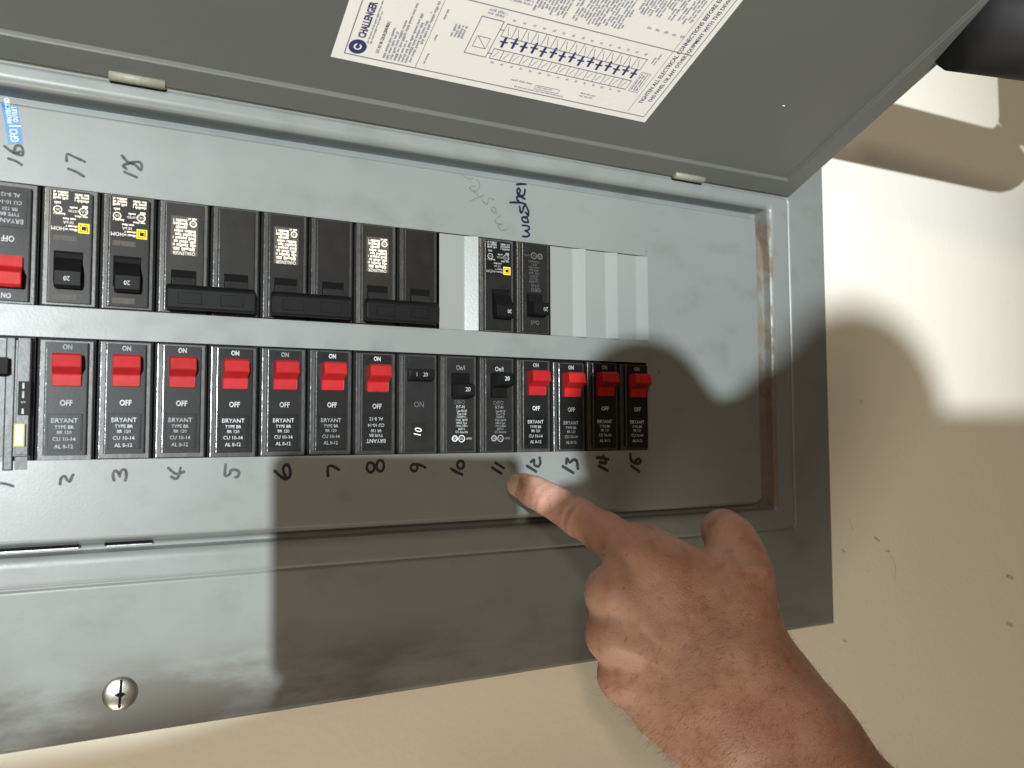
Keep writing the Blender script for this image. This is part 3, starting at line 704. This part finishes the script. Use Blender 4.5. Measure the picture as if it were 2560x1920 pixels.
def double_breaker():
    r = empty('double_circuit_breaker')
    for x in (-12.7, 12.7): case(r, x, 'brown', 18.6, -27.3, 27.3)
    for x in (-12.7, 12.7):
        mb = MB(); mb.box(x - 6.0, x + 6.0, zu(.385), zu(.20), -0.5, FO + 0.06); mb.obj('toggle_slot_shade', 'dark', r)  # recess shade drawn as a dark sheet over the face
        mb = MB(); mb.prism([(zu(.07), 0.6), (zu(.07), 6.0), (zu(.22), 6.0), (zu(.255), 3.4), (zu(.315), 2.4), (zu(.315), 0.6)], x - 5.6, x + 5.6, 0.4); mb.obj('toggle', 'black', r)
    mb = MB(); mb.prism([(zu(.030), 4.0), (zu(.026), 9.2), (zu(.042), 10.0), (zu(.190), 10.4), (zu(.208), 10.0), (zu(.240), 7.6), (zu(.240), 4.0)], -21.4, 21.4, 0.8)
    for x in (-9.5, 10.5): mb.box(x - 5.5, x + 5.5, zu(.168), zu(.070), 9.9, 10.55, 0.2)
    tie = mb.obj('handle_tie', 'handle_black', r)
    mb = MB(); mb.box(6.2, 19.2, zu(.86), zu(.515), 0.8, 1.42, 0.1); mb.obj('rating_plate', 'patch', r)
    mb = MB(); rn = random.Random(11); o = 1.5
    mb.text('CHALLENGER', 12.8, zu(.535), o, 2.5, 0, 0.68)
    for k in range(9):
        a = 7.2 if k < 6 else 10.6
        mb.words(a + rn.uniform(0, 1.2), 18.6 - rn.uniform(0, 1.0), zu(.572 + .031 * k), 1.62, o, 0, rn, 1.0)
    mb.ring(8.7, zu(.80), 1.2, 1.75, o); mb.text('UL', 8.7, zu(.80), o, 1.5); mb.words(7.2, 11, zu(.84), 1.2, o, 0, rn, 1.0)
    tag(mb.obj('rating_text', 'cream_ink', r), kind='stuff')
    return r

def black_breaker(handle_u, dim=False, off_x=1.0, number_ink='white_ink'):
    r = empty('circuit_breaker'); case(r, face='black', fw=18.4, z_lo=-27.6)
    mb = MB(); mb.box(-5.8, 6.0, zu(.435), zu(.185), -0.5, FO + 0.06); mb.obj('toggle_slot_shade', 'dark', r)  # dark sheet in place of the shaded toggle recess
    a = handle_u
    mb = MB(); mb.prism([(zu(a), 0.6), (zu(a), 8.8), (zu(a + .015), 10.0), (zu(a + .115), 10.4), (zu(a + .13), 9.6), (zu(a + .15), 2.5), (zu(a + .24 if a < .25 else a + .15), 1.8), (zu(a + .24 if a < .25 else a + .15), 0.6)], -5.4, 5.6, 0.4)
    tg = mb.obj('toggle', 'handle_black', r)
    mb = MB(); mb.text('20', off_x, zu(a + .062), 10.35, 3.5, 0, 0.95); mb.obj('rating_number', number_ink, tg)
    mb = MB(); rn = random.Random(2); o = FO + .08; ink = 'grey_ink' if dim else 'white_ink'
    mb.text('On/I', 0.2, zu(.136), o, 4.0, 0, 0.80); mb.obj('on_lettering', ink, r); mb = MB(); mb.text('Off/O', -0.4, zu(.487), o, 3.6, 0, 0.80); mb.obj('off_lettering', 'grey_ink', r); mb = MB()
    mb.text('E:T-N', 0.2, zu(.532), o, 2.4, 0, 0.95)
    for k, s in enumerate(('Type BR120', 'Type C120', '120/240 V~', '10 kA  HACR', 'HACR Type', '1 Pole 2 Wire', '60/75 C', 'CTL Assembly')):
        mb.text(s, 0.9, zu(.572 + .0305 * k), o, 1.85, 0, 0.72)
    mb.ring(-3.4, zu(.85), 1.2, 1.9, o, 18); mb.text('SA', -3.4, zu(.85), o, 1.9); mb.ring(0.9, zu(.852), 1.6, 2.15, o, 18); mb.text('UL', 0.9, zu(.852), o, 1.9); mb.text('LISTED', 5.6, zu(.852), o, 1.5, 0, 0.8)
    tag(mb.obj('rating_text', ink, r), kind='stuff')
    return r

def rocker_breaker():
    r = empty('circuit_breaker'); case(r, face='black', fw=19.0, z_lo=-27.6)
    mb = MB(); prof = [(zu(.16), 0.8)]
    for k in range(7):
        t = k / 6; prof.append((zu(.165 + .105 * t), 2.6 + 3.2 * math.sin(math.pi * (0.35 + 0.4 * t))))
    prof += [(zu(.285), 2.0), (zu(.285), 0.8)]
    mb.prism(prof, -7.6, 7.6, 0.5); tg = mb.obj('toggle', 'handle_black', r)
    mb = MB(); mb.text('I    20', -0.2, zu(.222), 6.0, 3.3, 0, 0.9); mb.obj('rating_number', 'white_ink', tg)
    mb = MB(); mb.text('ON', -0.3, zu(.515), FO + .1, 4.6, 0, 0.85); mb.obj('embossed_text', 'grey_ink', r)
    mb = MB(); mb.box(-5.2, 3.6, zu(.865), zu(.695), 0.8, 1.55, 0.1); mb.obj('sticker', 'face', r)
    mb = MB(); mb.text('10', -0.9, zu(.785), 1.68, 6.4, math.radians(78), 0.85); mb.obj('sticker_number', 'cream_ink', r)
    return r

def gfci_breaker():
    r = empty('circuit_breaker'); case(r, face='black', fw=22.0)
    mb = MB(); mb.box(0.6, 4.6, -33, 28.4, -1, 1.9, 0.6, 0); mb.box(5.1, 10.6, -26, 28.4, -1, 1.5, 0.4, 0); mb.box(5.1, 10.6, -33, -26.5, -1, 0.4, 0.3, 0)
    mb.obj('side_rib', 'glossgrey', r)
    mb = MB(); mb.prism([(zu(.18), 0.6), (zu(.18), 6.5), (zu(.31), 7.5), (zu(.33), 1.0)], -8.5, 2.2, 0.4); mb.obj('toggle', 'handle_black', r)
    mb = MB(); mb.box(6.0, 11.0, zu(.632), zu(.362), 1.0, 2.0, 0.15); mb.obj('test_label', 'handle_black', r)
    mb = MB()
    for u0, u1 in ((.375, .42), (.44, .495), (.58, .622)): mb.quad(7.6, 8.4, zu(u1), zu(u0), 2.1)
    mb.text('S', 8.2, zu(.528), 2.1, 2.4, V90); tag(mb.obj('rating_text', 'white_ink', r), kind='stuff')
    mb = MB(); mb.box(4.9, 9.2, zu(.88), zu(.70), 1.0, 4.2, 0.6); mb.obj('test_button', 'button', r)
    return r

def place(o, k, top, label, n=1, tilt=0.0):
    zc = (ROW_T[0] + ROW_T[1]) / 2 if top else (ROW_B[0] + ROW_B[1]) / 2
    o.location = (PITCH * (k + n / 2), 0.0, zc + random.uniform(-0.35, 0.35) * MM)
    o.rotation_euler = (random.uniform(-0.004, 0.004), (math.pi if top else 0) + tilt, random.uniform(-0.012, 0.012))
    tag(o, label, 'circuit breaker', 'breakers in the upper row' if top else 'breakers in the lower row')
    return o

red0 = red_breaker(); place(red0, 1, False, 'red-toggle breaker beside the grey one with the test button, above handwritten two')
for k, t in ((2, 'red-toggle breaker straight below the second yellow-marked breaker, above handwritten three'), (3, 'red-toggle breaker below the left half of the leftmost double, above handwritten four'),
             (4, 'red-toggle breaker below the right half of the leftmost double, above handwritten five'), (5, 'red-toggle breaker at the edge of the sharp shadow, above handwritten six'),
             (6, 'red-toggle breaker left of the one with the upside-down rating plate, above handwritten seven')):
    place(copy_tree(red0), k, False, t)
place(red_breaker(True), 7, False, 'red-toggle breaker with upside-down rating plate, above handwritten eight')
for k, t in ((11, 'red-toggle breaker above the pointing fingertip, over handwritten twelve'), (12, 'red-toggle breaker second from the fingertip, above handwritten thirteen'),
             (13, 'red-toggle breaker next to last at the right end, above handwritten fourteen'), (14, 'red-toggle breaker at the right end of the lower row, above handwritten fifteen')):
    o = place(copy_tree(red0), k, False, t)
    o.location.z += (0, -1.2, 0, -0.4)[k - 11] * MM
place(gfci_breaker(), 0, False, 'grey breaker with yellow-green test button at the left end of the lower row')
place(rocker_breaker(), 8, False, 'black breaker with small cream-printed sticker, above handwritten nine')
place(black_breaker(.30), 9, False, 'black breaker with its black toggle pushed down, above handwritten ten')
place(black_breaker(.18), 10, False, 'black breaker with its black toggle up, above handwritten eleven')
place(copy_tree(red0), 0, True, 'upside-down red-toggle breaker in the upper row, cut by the left frame edge')
y0 = yellow_mark_breaker(); place(y0, 1, True, 'brown-black breaker with yellow square mark beside the upside-down red-toggle one')
place(copy_tree(y0), 2, True, 'brown-black breaker with yellow square mark beside the leftmost double breaker')
d0 = double_breaker(); place(d0, 3, True, 'double black breaker with tied toggles, leftmost of the three doubles', 2)
place(copy_tree(d0), 5, True, 'double black breaker with tied toggles, middle of the three doubles', 2)
place(copy_tree(d0), 7, True, 'double black breaker with tied toggles, rightmost of the three doubles', 2)
place(yellow_mark_breaker(True), 10, True, 'black breaker with yellow square mark between two grey blank plates')
place(black_breaker(.20, True, -2.4), 11, True, 'black breaker below the handwritten word washer')

# ------------------------------------------------------------------ hands: smooth-blended tapered limbs turned into one skin
def at(px, py, d):
    """point seen at picture position px,py (2560 wide) at a depth of d metres"""
    return CAM + (XC * ((px - 1280) / 2050) + YC * ((py - 960) / 2050) + ZC) * d

def skin_surface(caps, h, post=None):
    """caps: (a, b, ra, rb, k). Returns verts, quads of the blended surface on a grid of step h"""
    pts = np.array([list(c[0]) for c in caps] + [list(c[1]) for c in caps]); rm = max(max(c[2], c[3]) for c in caps) + 0.012
    lo = pts.min(0) - rm; n = np.ceil((pts.max(0) + rm - lo) / h).astype(int) + 1
    D = np.full(n, 0.03, np.float32)
    ax = [lo[i] + h * np.arange(n[i]) for i in range(3)]
    for a, b, ra, rb, k in caps:
        a = np.array(a); b = np.array(b); m = max(ra, rb) + k + 0.006
        i0 = np.maximum(np.floor((np.minimum(a, b) - m - lo) / h).astype(int), 0); i1 = np.minimum(np.ceil((np.maximum(a, b) + m - lo) / h).astype(int) + 1, n)
        X = ax[0][i0[0]:i1[0], None, None]; Y = ax[1][None, i0[1]:i1[1], None]; Zg = ax[2][None, None, i0[2]:i1[2]]
        ab = b - a; L2 = max(float(ab @ ab), 1e-12)
        t = np.clip(((X - a[0]) * ab[0] + (Y - a[1]) * ab[1] + (Zg - a[2]) * ab[2]) / L2, 0, 1)
        d = np.sqrt((X - a[0] - t * ab[0]) ** 2 + (Y - a[1] - t * ab[1]) ** 2 + (Zg - a[2] - t * ab[2]) ** 2) - (ra + (rb - ra) * t)
        sl = tuple(slice(i0[i], i1[i]) for i in range(3)); o = D[sl]
        hh = np.clip(0.5 + 0.5 * (o - d) / k, 0, 1)
        D[sl] = (o * (1 - hh) + d * hh - k * hh * (1 - hh)).astype(np.float32)
    if post is not None: post(D, ax)
    ins = D < 0
    c = np.zeros(np.array(n) - 1, np.int8)
    for dx in (0, 1):
        for dy in (0, 1):
            for dz in (0, 1): c += ins[dx:n[0] - 1 + dx, dy:n[1] - 1 + dy, dz:n[2] - 1 + dz]
    cells = np.argwhere((c > 0) & (c < 8)); idx = -np.ones(c.shape, np.int64); idx[tuple(cells.T)] = np.arange(len(cells))
    acc = np.zeros((len(cells), 3)); cnt = np.zeros(len(cells))
    cor = [(x, y, z) for x in (0, 1) for y in (0, 1) for z in (0, 1)]
    vals = {k: D[cells[:, 0] + k[0], cells[:, 1] + k[1], cells[:, 2] + k[2]] for k in cor}
    for p in cor:
        for axs in range(3):
            if p[axs]: continue
            q = list(p); q[axs] = 1; q = tuple(q); v0, v1 = vals[p], vals[q]; s = (v0 < 0) != (v1 < 0)
            t = np.where(s, v0 / np.where(s, v0 - v1, 1), 0); e = np.array(p, float)[None, :].repeat(len(cells), 0); e[:, axs] += t
            acc[s] += e[s]; cnt[s] += 1
    verts = lo + (cells + acc / cnt[:, None]) * h
    quads = []
    for axs in range(3):
        sl0 = [slice(None)] * 3; sl1 = [slice(None)] * 3; sl0[axs] = slice(0, -1); sl1[axs] = slice(1, None)
        A, B = ins[tuple(sl0)], ins[tuple(sl1)]; e = np.argwhere(A != B); u, v = [(1, 2), (2, 0), (0, 1)][axs]
        ok = (e[:, u] > 0) & (e[:, v] > 0) & (e[:, u] < n[u] - 1) & (e[:, v] < n[v] - 1); e = e[ok]
        def cell(du, dv):
            g = e.copy(); g[:, u] += du; g[:, v] += dv; return idx[tuple(g.T)]
        qd = np.stack([cell(-1, -1), cell(0, -1), cell(0, 0), cell(-1, 0)], 1); fl = ~A[tuple(e.T)]
        qd[fl] = qd[fl][:, ::-1]; quads.append(qd)
    return verts, np.concatenate(quads)

def skin_obj(name, verts, quads, m, parent=None):
    me = bpy.data.meshes.new(name); me.from_pydata(verts.tolist(), [], quads.tolist())
    bm = bmesh.new(); bm.from_mesh(me)
    for _ in range(2): bmesh.ops.smooth_vert(bm, verts=bm.verts, factor=0.5, use_axis_x=True, use_axis_y=True, use_axis_z=True)
    bmesh.ops.recalc_face_normals(bm, faces=bm.faces)
    bm.to_mesh(me); bm.free()
    me.polygons.foreach_set('use_smooth', [True] * len(me.polygons)); me.materials.append(M[m]); me.update()
    o = bpy.data.objects.new(name, me); COL.objects.link(o)
    if parent: o.parent = parent
    return o

def chain(pts, ks=0.004):
    return [(pts[i][0], pts[i + 1][0], pts[i][1], pts[i + 1][1], ks) for i in range(len(pts) - 1)]

J = {}
J['tip'] = at(1309, 1216, .4840); J['dip'] = at(1368, 1247, .4735); J['pip'] = at(1444, 1292, .4630); J['mcp2'] = at(1585, 1388, .4350)
J['mcp3'] = at(1531, 1482, .4250); J['mcp4'] = at(1533, 1588, .4220); J['mcp5'] = at(1557, 1688, .4260)
J['wr'] = at(1800, 1690, .4180); J['wr_r'] = at(1858, 1640, .4200); J['wr_l'] = at(1735, 1745, .4180)
caps = []
# the pointing index finger
caps += chain([(J['tip'], .0080), (at(1338, 1231, .4790), .0088), (J['dip'], .0090), (at(1405, 1268, .4690), .0093), (J['pip'], .0105), (at(1512, 1334, .4490), .0114), (J['mcp2'], .0134)], .0035)
# folded middle, ring and little finger (knuckle, then towards the wall, then back into the palm)
for kn, r, (dx, dy) in (('mcp3', .0125, (-6, 6)), ('mcp4', .0120, (-8, 2)), ('mcp5', .0108, (0, 6))):
    p = J[kn]; ax_in = ZC
    pip = p + ZC * 0.040 + XC * 0.004 + YC * (0.002 + dy * .0002); dip = pip + XC * 0.024 - ZC * 0.008 + YC * 0.004; tp = dip + XC * 0.012 - ZC * 0.020 + YC * 0.003
    caps += chain([(p, r), (p + (pip - p) * 0.5 - XC * 0.001, r * .86), (pip, r * .84), (dip, r * .74), (tp, r * .68)], .0030)
# back of the hand: metacarpals and the filling between them
for kn, wrp, r in (('mcp2', 'wr_r', .0125), ('mcp3', 'wr_r', .0122), ('mcp4', 'wr', .0118), ('mcp5', 'wr_l', .0112)):
    caps.append((J[kn], J[wrp], r, .0170, .010))
    caps.append((J[kn] + ZC * 0.012 + XC * 0.012, J[wrp] + ZC * 0.008, r, .0165, .012))
for a, b in (('mcp2', 'mcp3'), ('mcp3', 'mcp4'), ('mcp4', 'mcp5')):
    m_ = (J[a] + J[b]) / 2 + XC * 0.016 + ZC * .001
    caps.append((m_, J['wr'], .0110, .0180, .012))
# heel of the hand on the little-finger side
caps.append((at(1590, 1710, .4340), at(1715, 1770, .4240), .0135, .0160, .010))
caps.append((at(1640, 1690, .4420), at(1730, 1730, .4330), .0160, .0180, .010))
# web between index finger and thumb
caps.append((at(1618, 1391, .4360), at(1760, 1436, .4330), .0110, .0130, .010))
caps.append((at(1640, 1440, .4330), at(1830, 1530, .4280), .0140, .0170, .012))
# thumb
caps += chain([(at(1832, 1600, .4230), .0205), (at(1846, 1520, .4250), .0185), (at(1856, 1440, .4300), .0148), (at(1846, 1385, .4370), .0122), (at(1826, 1345, .4430), .0112), (at(1806, 1326, .4540), .0102), (at(1797, 1322, .4600), .0088)], .007)
# wrist and forearm: two limbs side by side make the oval section
for s, rw, ra in ((1, .0265, .0285), (-1, .0255, .0285)):
    off = (XC * 0.78 - YC * 0.62) * s
    caps += chain([(J['wr'] + off * .0115, rw), (at(1884, 1784, .4170) + off * .0095, .0262), (at(1972, 1892, .4150) + off * .0095, ra - .0020), (at(2130, 2160, .4080) + off * .013, .034), (at(2330, 2470, .4000) + off * .015, .037)], .012)
caps.append((at(1640, 1795, .424), at(1740, 1858, .424), .0090, .0140, .012))
# tendons and knuckle heads standing slightly proud
for kn in ('mcp2', 'mcp3', 'mcp4'):
    q = J[kn] - ZC * 0.0100 ; caps.append((q, q + (J['wr'] - ZC * .0155 - q) * 0.62, .0030, .0026, .006))
def wrinkles(D, ax):
    """creases over the two finger joints"""
    ax_f = np.array(J['mcp2'] - J['pip']); ax_f /= np.linalg.norm(ax_f)
    X, Y, Zg = ax[0][:, None, None], ax[1][None, :, None], ax[2][None, None, :]
    for j, amp, wd in ((J['pip'], .00042, .0060), (J['dip'], .00028, .0040)):
        i0 = [max(0, int((j[i] - .022 - ax[i][0]) / (ax[i][1] - ax[i][0]))) for i in range(3)]; i1 = [int((j[i] + .022 - ax[i][0]) / (ax[i][1] - ax[i][0])) for i in range(3)]
        sl = tuple(slice(max(a, 0), b) for a, b in zip(i0, i1))
        xx, yy, zz = X[sl[0]] - j[0], Y[:, sl[1]] - j[1], Zg[:, :, sl[2]] - j[2]
        s = xx * ax_f[0] + yy * ax_f[1] + zz * ax_f[2]
        up = -(xx * ZC.x + yy * ZC.y + zz * ZC.z)
        D[sl] += (amp * np.cos(s / .00105) * np.exp(-(s / wd) ** 2) * np.clip(up / .006, 0, 1)).astype(np.float32)
verts, quads = skin_surface(caps, 0.0010, wrinkles)
person = empty('person', tuple(J['wr'])); bpy.context.view_layer.update()
hand = skin_obj('hand', verts, quads, 'skin'); hand.parent = person; hand.matrix_parent_inverse = Matrix.Translation(-Vector(J['wr']))
tag(person, 'bare left hand and forearm reaching in, index finger pointing below breaker twelve', 'person')

# fingernail on the index finger, thumb nail
def nail(c, fwd, up, lx, wx, name='fingernail'):
    f = fwd.normalized(); u = (up - f * up.dot(f)).normalized(); s = f.cross(u); mb = MB(); n, k = 14, 10; vs = []
    for i in range(n + 1):
        t = i / n * 2 - 1; wl = (1 - abs(t) ** 4.0) ** 0.5
        for j in range(k + 1):
            q = (j / k * 2 - 1); x = s * (q * wx / 2 * max(wl, .15)); p = c + f * (t * lx / 2) + x + u * (-(q * max(wl, .15)) ** 2 * wx * 0.26 - 0.10 * lx * t * t * (1 if t > 0 else .5)); vs.append(tuple(p))
    fs = [(i * (k + 1) + j, i * (k + 1) + j + 1, (i + 1) * (k + 1) + j + 1, (i + 1) * (k + 1) + j) for i in range(n) for j in range(k)]
    mb.add(vs, fs); o = mb.obj(name, 'nail', None, True, 1.0); o.parent = person; o.matrix_parent_inverse = Matrix.Translation(-Vector(J['wr']))
    return o
fdir = (J['tip'] - J['dip']).normalized()
nup = (-ZC - XC * 0.28 + YC * 0.05)
nup = (nup - fdir * nup.dot(fdir)).normalized()
nail(J['tip'] + fdir * 0.0012 + nup * 0.0082, fdir, nup, 0.0120, 0.0128)

# fine hair on forearm and back of the hand
vc = np.array([v.co[:] for v in hand.data.vertices]); vn = np.array([v.normal[:] for v in hand.data.vertices])
arm = np.array(at(2130, 2160, .408) - J['wr']); arm /= np.linalg.norm(arm); rel = vc - np.array(J['wr']); s_ = rel @ arm
tocam = (np.array(CAM) - vc); tocam /= np.linalg.norm(tocam, axis=1)[:, None]; fac = (vn * tocam).sum(1)
wgt = np.where((s_ > -0.045) & (s_ < 0.12) & (fac > -0.35), np.clip((s_ + 0.045) / 0.05, 0.03, 1.0), 0)
rs = np.random.RandomState(4); pick = rs.choice(len(vc), 2500, p=wgt / wgt.sum())
hv, hf = [], []
side = np.array(YC * 0.75 - XC * 0.66)
for i in pick:
    p, nrm = vc[i], vn[i]; ln = rs.uniform(.003, .0066)
    d = nrm * rs.uniform(.25, .55) + side * rs.uniform(.2, .9) - arm * rs.uniform(-.2, .5) + rs.normal(0, .18, 3); d /= np.linalg.norm(d)
    w = np.cross(d, tocam[i]); w /= np.linalg.norm(w) + 1e-9; w *= .000042
    mid = p + d * ln * .5 + nrm * .0003; end = p + d * ln - nrm * ln * .12; b = len(hv)
    hv += [tuple(p - w), tuple(p + w), tuple(mid + w * .8), tuple(mid - w * .8), tuple(end)]; hf += [(b, b + 1, b + 2, b + 3), (b + 3, b + 2, b + 4)]
mb = MB(); mb.add(hv, hf); hr = mb.obj('arm_hair', 'hair', None, False, 1.0); hr.parent = person; hr.matrix_parent_inverse = Matrix.Translation(-Vector(J['wr']))
tag(hr, kind='stuff')

# ------------------------------------------------------------------ black conduit on the wall at the upper right
def tube(mb, pts, r, n=20):
    P = [Vector(p) for p in pts]; vs = []; fs = []
    for i, p in enumerate(P):
        d = (P[min(i + 1, len(P) - 1)] - P[max(i - 1, 0)]).normalized(); a = d.cross(Vector((0, 0, 1)) if abs(d.z) < .9 else Vector((1, 0, 0))).normalized(); b = d.cross(a)
        vs += [tuple(p + a * r * math.cos(2 * math.pi * k / n) + b * r * math.sin(2 * math.pi * k / n)) for k in range(n)]
    for i in range(len(P) - 1):
        for k in range(n): fs.append((i * n + k, i * n + (k + 1) % n, (i + 1) * n + (k + 1) % n, (i + 1) * n + k))
    fs += [tuple(range(n - 1, -1, -1)), tuple(range((len(P) - 1) * n, len(P) * n))]
    mb.add(vs, fs)
PIPE = [(0.50, -0.149, 0.194), (0.60, -0.171, 0.194), (0.675, -0.187, 0.194)] + [(0.679 + 0.04 * math.sin(a), -0.188 - 0.006 * a, 0.234 - 0.04 * math.cos(a)) for a in [k * math.pi / 16 for k in range(1, 9)]] + [(0.719, -0.200, 0.65)]  # unseen elbow and riser added to shade the wall further right
mb = MB(); tube(mb, PIPE, 0.0275)
pipe = tag(mb.obj('conduit', 'pipe', None, True, 1.0), 'thick black conduit in front of the wall beyond the door edge', 'conduit')

# ------------------------------------------------------------------ unseen phone and arm masses behind the lens, shaped for their shadows
def ph(x, y, z): return CAM + XC * x + YC * y + ZC * z
PL, PW = 0.122, 0.100
mb = MB(); n = 6; cr = 0.006; out = []
for cx, cy, a0 in ((PL - cr, PW - cr, 0), (cr, PW - cr, 90), (cr, cr, 180), (PL - cr, cr, 270)):
    for k in range(n + 1):
        a = math.radians(a0 + 90 * k / n); out.append((cx + cr * math.cos(a) - 0.0185, cy + cr * math.sin(a) - 0.018))
N = len(out)
vs = [tuple(ph(x, y, -0.003)) for x, y in out] + [tuple(ph(x, y, -0.011)) for x, y in out]
mb.add(vs, [tuple(range(N)), tuple(range(2 * N - 1, N - 1, -1))] + [(k, (k + 1) % N, N + (k + 1) % N, N + k) for k in range(N)])
phone = tag(mb.obj('smartphone', 'phone', None, False, 1.0), 'dark smartphone taking the picture, outside the frame', 'smartphone')
shadow_caps = []
LAMP = Vector((-0.604, -3.0, 0.136))
def sh(x, z, y):
    """point at distance y from the wall that lies between the ceiling lamp and (x, z) on the wall"""
    return LAMP + (Vector((x, 0, z)) - LAMP) * (1 - y / 3.0)
# unseen limb-like masses, placed to cast the shadows on plate and wall
shadow_caps += chain([(sh(.326, -.124, .50), .040), (sh(.405, -.140, .54), .046), (sh(.470, -.095, .75), .052), (sh(.565, -.050, 1.25), .050)], .02)
shadow_caps += chain([(sh(.376, -.038, .82), .040), (sh(.390, -.115, .56), .040)], .02)
shadow_caps += chain([(sh(.585, -.040, 1.50), .048), (sh(.585, -.15, 1.45), .052)], .012)
shadow_caps += chain([(sh(.60, -.155, 1.25), .074), (sh(1.15, -.158, 1.25), .074)], .012)
shadow_caps += chain([(ph(-.004, .092, -.012), .0145), (ph(.095, .094, -.012), .016)], .006)
shadow_caps += chain([(sh(.300, -.232, .60), .070), (sh(.360, -.270, .70), .085), (sh(.60, -.30, .80), .11), (sh(1.10, -.33, .95), .12)], .04)
for x in (.045, .062, .079, .096):
    shadow_caps += chain([(ph(x + .012, .076, -.030), .010), (ph(x, .090, -.010), .0088), (ph(x - .002, .084, .004), .0080), (ph(x - .004, .068, .004), .0072)], .004)
shadow_caps += chain([(sh(-.50, -.360, 1.30), .10), (sh(.20, -.352, 1.30), .093), (sh(.45, -.32, .95), .10)], .03)  # added body mass that shades the lower left of plate and wall
v2, q2 = skin_surface(shadow_caps, 0.0032)
shadow_person = empty('person', tuple(ph(.17, .03, -.085)))
shadow_mass = skin_obj('hand', v2, q2, 'skin'); shadow_mass.parent = shadow_person; shadow_mass.matrix_parent_inverse = Matrix.Translation(-Vector(ph(.17, .03, -.085)))
tag(shadow_person, 'unseen arm and body masses by the smartphone, shaped to cast the shadows', 'person')
